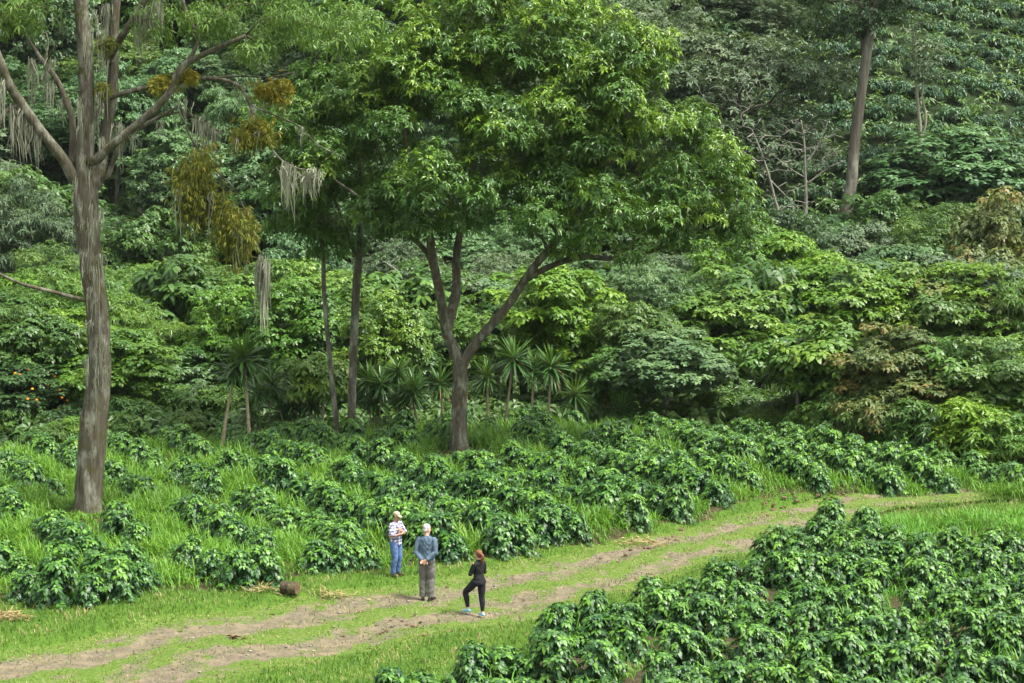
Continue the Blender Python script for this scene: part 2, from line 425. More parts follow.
c = scene.cycles; c.max_bounces = 6; c.diffuse_bounces = 4; c.glossy_bounces = 2; c.transmission_bounces = 4; c.transparent_max_bounces = 4
c.use_denoising = True; c.use_adaptive_sampling = False; c.caustics_reflective = False; c.caustics_refractive = False
try: c.denoiser = 'OPENIMAGEDENOISE'; c.denoising_prefilter = 'ACCURATE'
except Exception: pass

# ------------------------------------------------------------------ the setting
TRK = np.array([[-330, 760], [-200, 725], [0, 688], [150, 662], [300, 633], [420, 611], [520, 591], [620, 568], [700, 546], [780, 523], [850, 506], [940, 497], [1020, 493], [1120, 489]])
TRK = np.array([G(*p)[:2] for p in TRK]); TC = smooth_path(TRK, 8)
TW = np.interp(np.linspace(0, 1, len(TC)), [0, .45, .62, .8, 1], [2.3, 1.8, 1.3, .9, .7])   # half widths
def track_dist(x, y):
    "signed distance from the track's centre line (positive on the far side), and half width there"
    x = np.asarray(x, float); y = np.asarray(y, float); sh = x.shape; x = x.ravel(); y = y.ravel()
    best = np.full(x.shape, 1e9); sg = np.zeros(x.shape); hw = np.zeros(x.shape)
    for i in range(len(TC) - 1):
        a, b = TC[i], TC[i + 1]; d = b - a; L2 = d @ d
        t = np.clip(((x - a[0]) * d[0] + (y - a[1]) * d[1]) / L2, 0, 1)
        qx = x - a[0] - t * d[0]; qy = y - a[1] - t * d[1]; r = np.hypot(qx, qy); k = r < best
        best = np.where(k, r, best); sg = np.where(k, np.sign(d[0] * qy - d[1] * qx), sg); hw = np.where(k, TW[i] * (1 - t) + TW[i + 1] * t, hw)
    return (best * sg).reshape(sh), hw.reshape(sh)

def GP(pts): return [G(*p)[:2] for p in pts]
LEFT = GP([(-160, 650), (0, 606), (60, 612), (125, 606), (150, 594), (240, 600), (300, 583), (380, 577), (430, 570), (500, 563), (560, 551), (610, 545), (650, 530), (700, 524), (745, 506), (790, 497), (850, 494), (900, 497), (960, 492), (1024, 500), (1120, 510), (1200, 480), (1024, 483), (900, 462)]) + [np.array([(a - 512) / FPX * d, d]) for a, d in ((800, 68), (700, 70), (600, 71.5), (500, 72), (420, 71.5), (300, 69.5), (150, 67.5), (0, 66), (-160, 64.5))]
RIGHT = GP([(340, 790), (385, 716), (415, 690), (450, 682), (525, 664), (556, 626), (600, 613), (650, 606), (700, 598), (725, 572), (785, 545), (850, 528), (930, 520), (1030, 516), (1150, 520), (1400, 560), (1500, 790)])

# ground: one sheet, fine near the field
def spaced(a, fine, b, lo, hi, grow=1.25):
    s = list(np.arange(a, b + 1e-6, fine)); q, st = a, fine
    left = []
    while q > lo: st *= grow; q -= st; left.append(q)
    q, st = b, fine; right = []
    while q < hi: st *= grow; q += st; right.append(q)
    return np.array(left[::-1] + s + right)
gx = spaced(-24, .4, 24, -260, 260); gy = spaced(28, .4, 80, -30, 420)
X, Y = np.meshgrid(gx, gy); td, hw_ = track_dist(X, Y)
ad = np.abs(td)
Zg = hgt(X, Y) + .18 * sstep(0, .8, td - hw_) * (td > 0) * (Y < 80) - .14 * np.exp(-(ad / 1.6) ** 4)
lawn_ = np.clip(sstep(8, 5, ad) * (1 - inpoly(X, Y, LEFT)) * (1 - inpoly(X, Y, RIGHT)), 0, 1)
ny, nx = X.shape; i = np.arange(ny - 1)[:, None] * nx; j = np.arange(nx - 1)[None]
F = np.stack([i + j, i + j + 1, i + nx + j + 1, i + nx + j], -1).reshape(-1, 4)
lawn_ = lawn_ - sstep(-1, 3, Y - np.interp(X, [-30, -18, 0, 8, 17, 30], [63.5, 65.5, 71.5, 69.5, 64, 61])) * (1 - inpoly(X, Y, LEFT))
go = link('ground', mesh('ground', np.stack([X, Y, Zg], -1).reshape(-1, 3), F, ground_mat(), lawn_.ravel(), True)); tag(go, kind='structure')
def zg(x, y):
    td, hw = track_dist(x, y)
    return hgt(x, y) + .18 * sstep(0, .8, td - hw) * (td > 0) * (np.asarray(y) < 80)

# the worn track, draped over the ground
ts = smooth_path(TC, 6); wid = np.interp(np.linspace(0, 1, len(ts)), np.linspace(0, 1, len(TW)), TW)
T = nrm(np.gradient(ts, axis=0)); Nn = np.stack([-T[:, 1], T[:, 0]], 1); s = np.linspace(-1.25, 1.25, 33)
XY = ts[:, None] + Nn[:, None] * (s[None, :, None] * wid[:, None, None]); X, Y = XY[..., 0], XY[..., 1]
rut = np.exp(-((np.abs(s) - .55) / .28) ** 2)[None]
fade = np.clip((1.2 - np.abs(s)) / .25, 0, 1)[None]
Z = zg(X, Y) + .05 * fade - .05 - .05 * rut * fade + .03 * (fld(X, Y, .7, 3) - .5) * fade + .045
wearl = np.interp(np.linspace(0, 1, len(ts)), [0, .35, .55, .72, .8, 1], [.92, .80, .58, .52, .36, .1])[:, None]
wear = np.clip(rut * wearl + .75 * (fld(X, Y, 1.3, 5) - .5) + .3 * (fld(X, Y, .45, 6) - .5) + .17, 0, 1) * fade
def ruts(x, y): return None
ny, nx = X.shape; i = np.arange(ny - 1)[:, None] * nx; j = np.arange(nx - 1)[None]
F = np.stack([i + j, i + j + 1, i + nx + j + 1, i + nx + j], -1).reshape(-1, 4)
to = link('dirt_track', mesh('dirt_track', np.stack([X, Y, Z], -1).reshape(-1, 3), F, track_mat(), wear.ravel(), True)); tag(to, kind='structure')

# ------------------------------------------------------------------ grass
def blades(buf, P, L, W, lean, az, tint, segs=3):
    n = len(P); dirv = np.stack([np.cos(az), np.sin(az), np.zeros(n)], 1); side = np.stack([-np.sin(az), np.cos(az), np.zeros(n)], 1)
    rows = []
    for q in range(segs + 1):
        t = q / segs; ang = lean * t * 1.15
        off = dirv * (np.sin(ang) * L * t)[:, None] * .9 + np.array([0, 0, 1]) * (np.cos(ang) * L * t)[:, None]
        wd = (W * (1 - t) ** .6 * (.7 + .6 * t))[:, None] * .5
        c = P + off
        if q == segs: rows.append(c[:, None])
        else: rows.append(np.stack([c - side * wd, c + side * wd], 1))
    V = np.concatenate(rows, 1); m = V.shape[1]; o = (np.arange(n) * m)[:, None]
    F4 = np.concatenate([o + [2 * q, 2 * q + 1, 2 * q + 3, 2 * q + 2] for q in range(segs - 1)]) if segs > 1 else None
    F3 = o + [2 * segs - 2, 2 * segs - 1, 2 * segs]
    buf.add(V.reshape(-1, 3), F3=F3, F4=F4, tint=np.repeat(tint, m))

rng = np.random.default_rng(11)
# short lawn beside and on the track
n = 330000; x = rng.uniform(-20, 24, n); y = rng.uniform(32, 66, n); td, hw_ = track_dist(x, y); ad = np.abs(td)
s_ = td / hw_; rt = np.exp(-((np.abs(s_) - .55) / .28) ** 2)
wl = np.interp(x, [-16, -3, 4, 9, 16], [1.1, 1.0, .8, .7, .3])
keep = (ad < 7) & (~inpoly(x, y, LEFT)) & (~inpoly(x, y, RIGHT)) & (rng.uniform(0, 1, n) < 1.0 - .86 * rt * wl - .5 * (fld(x, y, 1.6, 5) > .56) * (np.abs(s_) < 1.15) * wl)
x, y, td, s_ = x[keep], y[keep], td[keep], s_[keep]; n = len(x)
dryness = np.clip((fld(x, y, 1.3, 8) - .5) * .9 + (fld(x, y, .45, 18) - .5) * .5 + .30 + .25 * (np.abs(s_) < 1.1) + rng.normal(0, .2, n), 0, 1)
b = Buf(); blades(b, np.stack([x, y, zg(x, y) + .005], 1), rng.uniform(.05, .13, n) * (1 + .5 * (np.abs(s_) > 1.2)), rng.uniform(.014, .028, n), rng.uniform(.2, 1.2, n), rng.uniform(0, 6.28, n), dryness, 2)
tag(link('lawn_grass', b.mesh('lawn_grass', M['lawn'])), 'short green grass with straw patches beside the dirt track', 'grass', kind='stuff')

# rows of the two coffee blocks
def rows_in(poly, org, d, gap, step, rng, miss, jit):
    d = np.array(d) / np.hypot(*d); nv = np.array([-d[1], d[0]]); pts = []
    for i in range(-40, 41):
        off = rng.uniform(0, step)
        for j in range(-70, 71):
            p = np.array(org) + nv * i * gap + d * (j * step + off) + rng.normal(0, jit, 2)
            pts.append((p[0], p[1], i, rng.uniform()))
    pts = np.array(pts); k = inpoly(pts[:, 0], pts[:, 1], poly) & (pts[:, 3] > miss)
    return pts[k]
def in_view(x, y, z, mx=120, my=60):
    v = np.stack([x, y, z], -1) - CAM; dep = v @ FW; px = 512 + FPX * v[..., 0] / dep; py = 341.5 - FPX * (v @ UP) / dep
    return (px > -mx) & (px < 1024 + mx) & (py < 683 + my)
lb = rows_in(LEFT, (0, 58), (5.5, -10.0), 2.1, .52, rng, .04, .10)
rb = rows_in(RIGHT, (6, 45), (1, -.24), 2.5, .50, rng, .03, .09)
lb = lb[in_view(lb[:, 0], lb[:, 1], zg(lb[:, 0], lb[:, 1]))]; rb = rb[in_view(rb[:, 0], rb[:, 1], zg(rb[:, 0], rb[:, 1]))]
# weedy corner of the right block: fewer bushes there
wx = GP([(745, 556), (860, 545), (1060, 548), (1060, 505), (930, 507), (850, 511), (790, 528)])
wk = inpoly(rb[:, 0], rb[:, 1], wx); rb = rb[~wk | (rng.uniform(0, 1, len(rb)) < .12)]
# far-left field is mostly tall grass
cl = np.array([list(G(a, b_)[:2]) + [0, 0] for a, b_ in ((28, 607), (58, 611), (92, 612), (118, 607), (140, 598), (20, 588), (62, 590), (100, 590), (130, 584), (238, 595), (262, 592), (212, 588), (318, 578), (340, 578), (362, 575), (520, 558), (545, 550), (575, 547), (500, 560))]); lb = lb[[np.min(np.hypot(cl[:, 0] - q[0], cl[:, 1] - q[1])) > .8 for q in lb]]
lk = fld(lb[:, 0], lb[:, 1], 9, 21); lb = lb[(rng.uniform(0, 1, len(lb)) < np.where(lb[:, 0] < -5.5, .58, np.where((lb[:, 1] > 66.5) & (lb[:, 0] < 5), .4, .97)))]
lb = np.concatenate([lb, cl]); print('bushes', len(lb), len(rb))

TRUNKS = [G(459, 456)[:2], G(88, 519)[:2]]
for tx, ty in TRUNKS: lb = lb[~((np.abs(lb[:, 0] - tx) < 1.5) & (lb[:, 1] < ty + 1) & (lb[:, 1] > ty - 4.0))]
def tall_grass(name, poly, n, rng, bushes, lab, dens_fn=None, hmax=.95):
    poly = np.array(poly); lo, hi = poly.min(0), poly.max(0)
    x = rng.uniform(lo[0], hi[0], n); y = rng.uniform(lo[1], hi[1], n)
    k = inpoly(x, y, poly) & in_view(x, y, zg(x, y), 180, 70); x, y = x[k], y[k]
    d = np.full(len(x), 9.0)
    for q in bushes: d = np.minimum(d, np.hypot(x - q[0], y - q[1]))
    f = fld(x, y, 2.6, 31); low = np.ones(len(x))
    for tx, ty in TRUNKS: low = np.where((np.abs(x - tx) < .9 + .25 * (ty - y)) & (y < ty + .3) & (y > ty - 3.2), .3, low)
    k = rng.uniform(0, 1, len(x)) < np.clip((d - .2) / .4, .08, 1) * np.clip(.35 + f, 0, 1) * (1 if dens_fn is None else dens_fn(x, y))
    x, y, d, f, low = x[k], y[k], d[k], f[k], low[k]
    per = 7; n = len(x); X = np.repeat(x, per) + rng.normal(0, .06, n * per); Y = np.repeat(y, per) + rng.normal(0, .06, n * per)
    hh = np.repeat((.33 + .38 * np.clip(f * 1.3 - .15, 0, 1)) * np.clip(.45 + d * .6, 0, 1) * low, per) * rng.uniform(.6, 1.15, n * per) * hmax / .95
    tn = np.clip(np.repeat(.25 + .4 * fld(x, y, 1.8, 77) + rng.normal(0, .08, n), per) + rng.normal(0, .1, n * per), 0, 1)
    tn = np.where(rng.uniform(0, 1, len(tn)) < .03, 1, np.minimum(tn, .85))
    b = Buf(); blades(b, np.stack([X, Y, zg(X, Y)], 1), hh * 1.2, rng.uniform(.018, .042, n * per), rng.uniform(.3, 1.75, n * per), rng.uniform(0, 6.28, n * per), tn, 3)
    tag(link(name, b.mesh(name, M['grass'])), lab, 'grass', kind='stuff'); print(name, n * per)
tall_grass('tall_grass', LEFT, 60000, rng, lb, 'tall bright green grass between the coffee rows of the far field')
def wdens(x, y): return np.where(inpoly(x, y, wx), 1, .22)
tall_grass('weedy_grass', RIGHT, 26000, rng, rb, 'green grass growing through the coffee rows right of the track', wdens, .75)

# ------------------------------------------------------------------ coffee bushes
def coffee_mesh(seed, H=.95, Rr=.62):
    r = np.random.default_rng(seed); b = Buf(); P = []; A = []; T = []; Bp = []; Bd = []; Bn = []; Bt = []; Bl = []
    nb = 40
    for i in range(nb):
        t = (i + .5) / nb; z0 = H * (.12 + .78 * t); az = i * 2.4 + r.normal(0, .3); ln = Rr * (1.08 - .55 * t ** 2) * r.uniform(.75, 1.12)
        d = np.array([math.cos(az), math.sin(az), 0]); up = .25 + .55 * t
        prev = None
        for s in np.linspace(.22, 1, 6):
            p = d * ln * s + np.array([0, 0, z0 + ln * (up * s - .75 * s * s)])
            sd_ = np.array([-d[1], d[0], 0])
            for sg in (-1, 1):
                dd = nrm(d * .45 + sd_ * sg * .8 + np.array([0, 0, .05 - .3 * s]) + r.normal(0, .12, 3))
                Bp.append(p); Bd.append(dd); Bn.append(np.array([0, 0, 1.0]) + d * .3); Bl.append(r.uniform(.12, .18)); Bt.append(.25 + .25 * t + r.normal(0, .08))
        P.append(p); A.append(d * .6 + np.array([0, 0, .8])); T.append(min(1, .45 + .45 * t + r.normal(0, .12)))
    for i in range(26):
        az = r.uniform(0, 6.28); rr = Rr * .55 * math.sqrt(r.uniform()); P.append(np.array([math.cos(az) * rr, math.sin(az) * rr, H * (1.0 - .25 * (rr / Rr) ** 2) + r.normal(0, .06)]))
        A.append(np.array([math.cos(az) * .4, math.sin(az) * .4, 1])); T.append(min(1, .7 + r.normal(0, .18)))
    Bl = np.array(Bl)
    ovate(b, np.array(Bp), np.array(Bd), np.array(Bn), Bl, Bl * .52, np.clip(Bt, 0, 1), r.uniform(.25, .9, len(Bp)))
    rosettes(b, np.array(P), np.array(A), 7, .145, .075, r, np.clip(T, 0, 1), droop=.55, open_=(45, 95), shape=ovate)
    tube(b, [(0, 0, -.08), (.01, 0, .3), (0, .01, H * .9)], [.025, .02, .01], 5, tint=0)
    return b.mesh('coffee_bush', M['coffee'])
CM = [coffee_mesh(s, H, Rr) for s, H, Rr in ((1, .9, .54), (2, 1.0, .58), (3, .8, .52), (4, .95, .6), (5, .85, .56), (6, 1.05, .54), (7, .75, .58))]
def px_of(p):
    v = np.asarray(p) - CAM; dep = v @ FW; return 512 + FPX * v[0] / dep, 341.5 - FPX * (v @ UP) / dep
def plant(pts, lab_fn, sc):
    for p in pts:
        o = link('coffee_bush', CM[rng.integers(len(CM))]); q = np.array([p[0], p[1], float(zg(p[0], p[1]))]); o.location = q
        k = sc * rng.uniform(.78, 1.2); o.scale = (k, k, k * rng.uniform(.88, 1.1)); o.rotation_euler = (0, 0, rng.uniform(0, 6.28))
        lab, grp = lab_fn(*px_of(q)); tag(o, lab, 'coffee bush', grp)
M['bark_dead'] = bark_mat('weathered_dead_wood', (.10, .095, .08), (.23, .215, .185), (.17, .18, .13), 6, .3, .4)
def lab_left(px, py):
    if px < 150 and py > 560: return 'dark glossy coffee bush in the cluster at the near left corner of the field', 'coffee bushes at the near left corner'
    if px < 330 and py > 500: return 'coffee bush half sunk in tall grass between the mossy trunk and the cut log', 'coffee bushes near the mossy trunk'
    if px < 420: return 'coffee bush in tall grass on the slope left of the big leafy tree', 'coffee bushes left of the big tree'
    if px < 620: return 'coffee bush in the slanting rows below the big leafy tree behind the people', 'coffee bushes below the big tree'
    return 'coffee bush right of the big tree along the upper bend of the track', 'coffee bushes by the upper bend of the track'
def lab_right(px, py):
    if py < 565: return 'coffee bush rising from weedy grass at the back of the block right of the track', 'coffee bushes at the back of the near block'
    if py < 625: return 'dense glossy coffee bush in the middle rows of the block right of the track', 'coffee bushes in the middle of the near block'
    return 'dense glossy coffee bush in the front rows at the bottom right', 'coffee bushes at the front of the near block'
allb = [(p, lab_left, .84) for p in lb] + [(p, lab_right, .78) for p in rb]; allb.sort(key=lambda q: -q[2] / q[0][1] + 9 * (not bool(in_view(q[0][0], q[0][1], float(zg(q[0][0], q[0][1])) + .6, 12, 12))))
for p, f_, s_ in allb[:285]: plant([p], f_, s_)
# the farthest, smallest ones as one mass
fb = Buf(); cv = []
for me in CM:
    co = np.zeros(len(me.vertices) * 3, np.float32); me.vertices.foreach_get('co', co); tn = np.zeros(len(me.vertices), np.float32); me.attributes['tint'].data.foreach_get('value', tn)
    q3 = [list(p.vertices) for p in me.polygons]; cv.append((co.reshape(-1, 3), tn, [q for q in q3 if len(q) == 3], [q for q in q3 if len(q) == 4]))
for p, f_, s_ in allb[285:]:
    co, tn, f3, f4 = cv[rng.integers(len(cv))]; a = rng.uniform(0, 6.28); k = s_ * rng.uniform(.85, 1.15); V = co * k; V = np.stack([V[:, 0] * math.cos(a) - V[:, 1] * math.sin(a) + p[0], V[:, 0] * math.sin(a) + V[:, 1] * math.cos(a) + p[1], V[:, 2] + float(zg(p[0], p[1]))], 1); fb.add(V, F3=f3, F4=f4, tint=tn)
if fb.n: tag(link('distant_coffee_bushes', fb.mesh('distant_coffee_bushes', M['coffee'])), 'farthest low coffee bushes along the back edge of the field', 'coffee bushes', kind='stuff')
# ------------------------------------------------------------------ trees
def hang_moss(buf, P, ln, n, spread, rng, w=.035, wv=.045):
    "strands of hanging moss below every point of P"
    for p, l in zip(P, np.broadcast_to(ln, (len(P),))):
        m = n; q = np.asarray(p) + rng.normal(0, 1, (m, 3)) * np.array([spread, spread, .05]); L = l * (.15 + .95 * rng.uniform(0, 1, m) ** 1.6)
        a = rng.uniform(0, PI, m); s = np.stack([np.cos(a), np.sin(a), np.zeros(m)], 1); rows = []
        wob = rng.normal(0, wv, (m, 3)); wob[:, 2] = 0; ww = w * rng.uniform(.5, 1.3, m)
        for t, k in ((0, .8), (.25, 1), (.5, .9), (.75, .6), (1, .12)):
            c_ = q - np.array([0, 0, 1]) * (L * t)[:, None] + wob * np.sin(t * 5 + wob[:, :1] * 40) * 1.1
            rows += [c_ - s * (ww * k * .5)[:, None], c_ + s * (ww * k * .5)[:, None]]
        V = np.stack(rows, 1).reshape(-1, 3); o = (np.arange(m) * 10)[:, None]
        buf.add(V, F4=np.concatenate([o + [2 * i, 2 * i + 1, 2 * i + 3, 2 * i + 2] for i in range(4)]), tint=np.repeat(np.clip(rng.normal(.45, .2, m), 0, 1), 10))

def lobes_points(lobes, n, rng, D, base, depth=.85, shell=.55):
    "attractor points in the shell of pixel lobes (px, py, rx, ry, weight[, depth offset])"
    out = []; up = []; wt = np.array([l[4] for l in lobes], float); wt /= wt.sum()
    for l, m in zip(lobes, np.round(wt * n).astype(int)):
        off = l[5] if len(l) > 5 else 0; c_ = at(l[0], l[1], D + off) - base; k = D / FPX
        d = sphere_dirs(m, rng, -.75); u = rng.uniform(shell ** 3, 1, m) ** (1 / 3)
        out.append(c_ + d * u[:, None] * np.array([l[2] * k, (l[2] + l[3]) / 2 * k * depth, l[3] * k]))
    return np.concatenate(out)

# ---- the big leafy tree
rng = np.random.default_rng(5)
bb = G(459, 456); D = bb[1]; base = np.array([bb[0], bb[1], float(zg(bb[0], bb[1]))])
def L_(rows, base, D, k=1.0): return [np.append(at(r[0], r[1], D + (r[3] if len(r) > 3 else 0)) - base, r[2] * k) for r in rows]
sk = Skel()
sk.limb([(0, 0, -.25, .42), (0, 0, .12, .33)] + L_([(459, 425, .27), (460, 390, .25), (460, 362, .255)], base, D), 5)
sk.limb(L_([(460, 364, .22), (447, 332, .185), (440, 295, .16, -.3), (432, 255, .145, -.6), (424, 200, .13, -.9), (405, 140, .08, -1)], base, D), 5)
sk.limb(L_([(446, 330, .19), (456, 292, .16, .5), (457, 250, .13, .9), (470, 190, .10, 1.2), (484, 110, .06, 1.5)], base, D), 5)
sk.limb(L_([(460, 366, .205), (480, 338, .17), (508, 305, .145, .1), (530, 272, .13, 0), (560, 236, .12, -.4), (600, 180, .09, -.8), (630, 110, .05, -1)], base, D), 5)
sk.limb(L_([(528, 276, .11), (575, 258, .10, .4), (620, 258, .085, .6), (670, 245, .06, .9), (715, 225, .04, 1.2)], base, D), 4)
sk.limb(L_([(434, 260, .10), (405, 230, .08, -1), (370, 205, .06, -1.6), (335, 180, .04, -2)], base, D), 4)
lob = [(500, 100, 140, 100, 26, 0), (545, 45, 110, 65, 16, -.5), (440, 60, 100, 75, 12, 0), (350, 160, 75, 85, 11, .3), (650, 175, 95, 75, 15, 0), (700, 205, 55, 65, 8, .5), (580, 215, 90, 55, 10, -1.5), (430, 205, 70, 50, 8, -1.5), (610, 110, 80, 70, 9, -1), (480, 170, 120, 70, 10, -2.5)]
A = lobes_points(lob, 350, rng, D, base)
z0 = (at(460, 300, D) - base)[2]
ends = np.array(sk.grow(A, rng, zmin=z0, rtip=.013, pen=.25, first=10))
wood = Buf(); sk.build(wood, rng=rng)
bt = tag(empty('broadleaf_tree', base), 'big leafy tree with dense rounded crown and forked trunk standing in the field', 'tree')
link('trunk', wood.mesh('trunk', M['bark_big'], True), bt)
lf = Buf(); topz = ends[:, 2].max()
for e in ends:
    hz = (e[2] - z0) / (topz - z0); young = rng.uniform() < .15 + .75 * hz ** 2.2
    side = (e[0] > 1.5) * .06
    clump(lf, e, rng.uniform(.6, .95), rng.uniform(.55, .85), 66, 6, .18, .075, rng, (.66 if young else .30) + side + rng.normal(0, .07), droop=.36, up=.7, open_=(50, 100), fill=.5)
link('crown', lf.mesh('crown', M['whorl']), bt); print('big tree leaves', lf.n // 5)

# ---- the old mossy tree on the left
rng = np.random.default_rng(8)
bb = G(88, 519); D = bb[1]; base = np.array([bb[0], bb[1], float(zg(bb[0], bb[1]))])
sk = Skel()
main = [(0, 0, -.3, .54), (0, 0, .15, .47)] + L_([(90, 470, .44), (94, 420, .44), (99, 370, .42), (98, 320, .40), (92, 270, .42), (87, 225, .46), (86, 190, .44)], base, D)
main = [np.append(v[:3], v[3] * (.86 if i < 4 else .75)) for i, v in enumerate(np.array(main))]
sk.limb(main, 4)
sk.limb(L_([(84, 192, .34), (85, 150, .29), (87, 90, .26), (84, 40, .25), (80, -10, .22), (78, -90, .15), (90, -160, .08)], base, D, .8), 4)
sk.limb(L_([(93, 192, .30, .2), (104, 150, .20, .7), (112, 90, .19, .9), (114, 30, .17, 1), (120, -40, .13, 1.2), (128, -130, .06, 1.4)], base, D, .8), 4)
sk.limb(L_([(78, 186, .22), (62, 158, .19, -.3), (40, 130, .175, -.5), (22, 104, .17, -.6), (8, 82, .16, -.8), (-4, 50, .14, -1), (-25, 0, .10, -1.2)], base, D, .8), 4)
sk.limb(L_([(72, 170, .13, .3), (72, 120, .12, .6), (58, 82, .10, .8), (42, 60, .085, 1), (30, 42, .05, 1), (22, 26, .03, 1)], base, D, .8), 4)
sk.limb(L_([(45, 62, .05, 1), (48, 40, .04, 1.1), (40, 22, .025, 1.2)], base, D, .8), 3)
sk.limb(L_([(46, 62, .05, 1), (56, 45, .04, .8), (62, 28, .025, .6)], base, D, .8), 3)
sk.limb(L_([(92, 165, .17, -.3), (112, 145, .15, -.6), (140, 122, .14, -.8), (168, 95, .13, -1), (180, 70, .12, -1.1), (200, 56, .10, -1.2), (245, 36, .07, -1.4)], base, D, .8), 4)
sk.limb(L_([(182, 66, .08, -1.1), (196, 48, .07, -1), (195, 30, .06, -1), (186, 12, .06, -.9), (180, -15, .045, -.8)], base, D, .8), 3)
sk.limb(L_([(98, 118, .11, .3), (104, 102, .10, .1), (128, 92, .09, 0), (165, 84, .08, -.2), (205, 78, .065, -.5), (236, 84, .06, -.7), (250, 104, .05, -.8), (256, 125, .045, -.8), (272, 150, .04, -.8), (290, 166, .035, -.9), (318, 172, .02, -1)], base, D, .8), 3)
sk.limb(L_([(250, 106, .04, -.8), (275, 115, .035, -.6), (300, 127, .03, -.4), (318, 145, .025, -.3), (345, 158, .015, -.2)], base, D, .8), 3)
sk.limb(L_([(205, 78, .045, -.5), (240, 76, .04, -.3), (270, 77, .03, -.1), (295, 72, .015, 0)], base, D, .8), 3)
sk.limb(L_([(104, 190, .10, .3), (118, 150, .085, 0), (140, 128, .08, -.3), (158, 118, .07, -.5), (180, 105, .05, -.6)], base, D, .8), 3)
sk.limb(L_([(158, 118, .04, -.5), (185, 112, .035, -.4), (212, 128, .03, -.3), (230, 134, .015, -.2)], base, D, .8), 3)
sk.limb(L_([(104, 66, .16, .9), (112, 52, .15, .6), (125, 32, .13, .2), (142, 5, .11, 0), (160, -25, .08, -.2)], base, D, .8), 3)
sk.limb(L_([(94, 302, .10, 0), (76, 298, .085, -.3), (50, 291, .075, -.6), (22, 284, .06, -.9), (-4, 272, .045, -1.1)], base, D, .8), 3)
sk.limb(L_([(20, 104, .12, -.6), (6, 112, .09, -.7), (-2, 124, .07, -.8)], base, D, .8), 3)
nb = len(sk.P)
lob = [(250, 15, 75, 35, 14, -1), (330, 20, 55, 30, 6, -1.2), (290, 45, 55, 25, 5, -1), (30, 20, 45, 28, 6, 0), (90, -60, 130, 50, 12, 0), (200, -60, 120, 45, 12, -.5), (180, 20, 40, 25, 5, 0)]
A = lobes_points(lob, 84, rng, D, base, shell=.2)
ends = np.array(sk.grow(A, rng, zmin=(at(88, 120, D) - base)[2], rtip=.010, pen=.15, first=12))
mt = tag(empty('mossy_tree', base), 'tall old tree at the left with pale lichen streaked trunk and beards of hanging moss', 'tree')
wood = Buf(); sk.build(wood, rng=rng, rough=.06); link('trunk', wood.mesh('trunk', M['bark_old'], True), mt)
lf = Buf()
for e in ends: clump(lf, e, .62, .42, 26, 5, .19, .055, rng, .45 + rng.normal(0, .1), droop=.5, up=.3, open_=(60, 110), zmin=-.8, fill=.1)
link('crown', lf.mesh('crown', M['feather']), mt)
ms = Buf(); px = lambda a, b_, d=0: at(a, b_, D + d) - base
pts = [(22, 108, -.6, 1.6, 26), (14, 106, -.6, 1.4, 20), (28, 118, -.5, 1.3, 14), (2, 80, -.9, 1.4, 12), (38, 132, -.5, 1.1, 10), (50, 84, .8, .9, 14), (45, 72, .9, .9, 10), (32, 60, 1, 1.6, 12), (50, 60, .9, .8, 8), (62, 100, .7, .8, 8)]
pts += [(118, 125, -.5, 1.3, 10), (132, 128, -.7, .7, 12), (160, 120, -.5, .6, 6), (150, 8, 0, 1.4, 18), (140, 12, 0, 1.6, 18), (158, 2, -.1, 1.3, 12), (107, 5, .9, 1.4, 12), (214, 128, -.3, 1.0, 16), (205, 124, -.3, 1.3, 16), (198, 118, -.3, 1.2, 10), (286, 164, -.9, 1.3, 18), (294, 168, -.9, 1.5, 10), (312, 170, -1, 1.0, 18), (305, 172, -1, .7, 10), (318, 172, -1, .8, 10), (300, 126, -.4, .6, 6), (252, 108, -.8, .6, 6), (185, 100, -.8, .8, 6), (240, 84, -.6, .5, 6), (276, 78, -.2, .9, 8)]
for a, b_, d, l, n in pts:
    m1 = Buf(); hang_moss(m1, [px(a, b_, d)], l, n * 3, .075, rng, .03); link('moss_beard', m1.mesh('moss_beard', M['moss']), mt)
for k in range(60):    # fringes hugging the trunk
    py = rng.uniform(10, 380); xw = np.interp(py, [0, 190, 270, 380], [97, 88, 92, 99]); sgn = rng.choice([-1, 1])
    hang_moss(ms, [px(xw + sgn * rng.uniform(0, 13.5), py, -.40)], rng.uniform(.3, 1.1), 14, .06, rng, .016, .02)
tag(link('trunk_lichen', ms.mesh('trunk_lichen', M['moss']), mt), kind='stuff')
def mistle(cpx, cpy, rx, rz, d, n, hang, mo, tint=.45):
    b = Buf(); c_ = px(cpx, cpy, d)
    kc = sphere_dirs(9, rng, -1) * rng.uniform(.3, 1, (9, 1)); q = c_ + (kc[rng.integers(9, size=n)] + rng.normal(0, .28, (n, 3))) * np.array([rx, rx * .8, rz])
    Dn = nrm((q - c_) * .7 + np.array([0, 0, -hang]) + rng.normal(0, .35, (n, 3)))
    rosettes(b, q, Dn, 6, .17, .042, rng, np.clip(rng.normal(tint, .2, n) + (q[:, 2] - c_[2]) / rz * .12, 0, 1), open_=(15, 70), droop=.35)
    o = link('mistletoe', b.mesh('mistletoe', M['mistle']), mt)
    if mo:
        m = Buf(); hang_moss(m, c_ + rng.normal(0, 1, (mo, 3)) * np.array([rx * .5, rx * .4, .1]) - np.array([0, 0, rz * .1]), rz * 1.5, 9, .07, rng)
        link('moss_beard', m.mesh('moss_beard', M['moss']), o)
mistle(276, 90, .45, .35, -.3, 260, .2, 3, .72); mistle(250, 132, .55, .42, -.8, 380, .3, 3, .5); mistle(160, 82, .42, .22, -.4, 150, .1, 1, .75); mistle(186, 76, .30, .18, -.6, 90, .1, 0, .8)
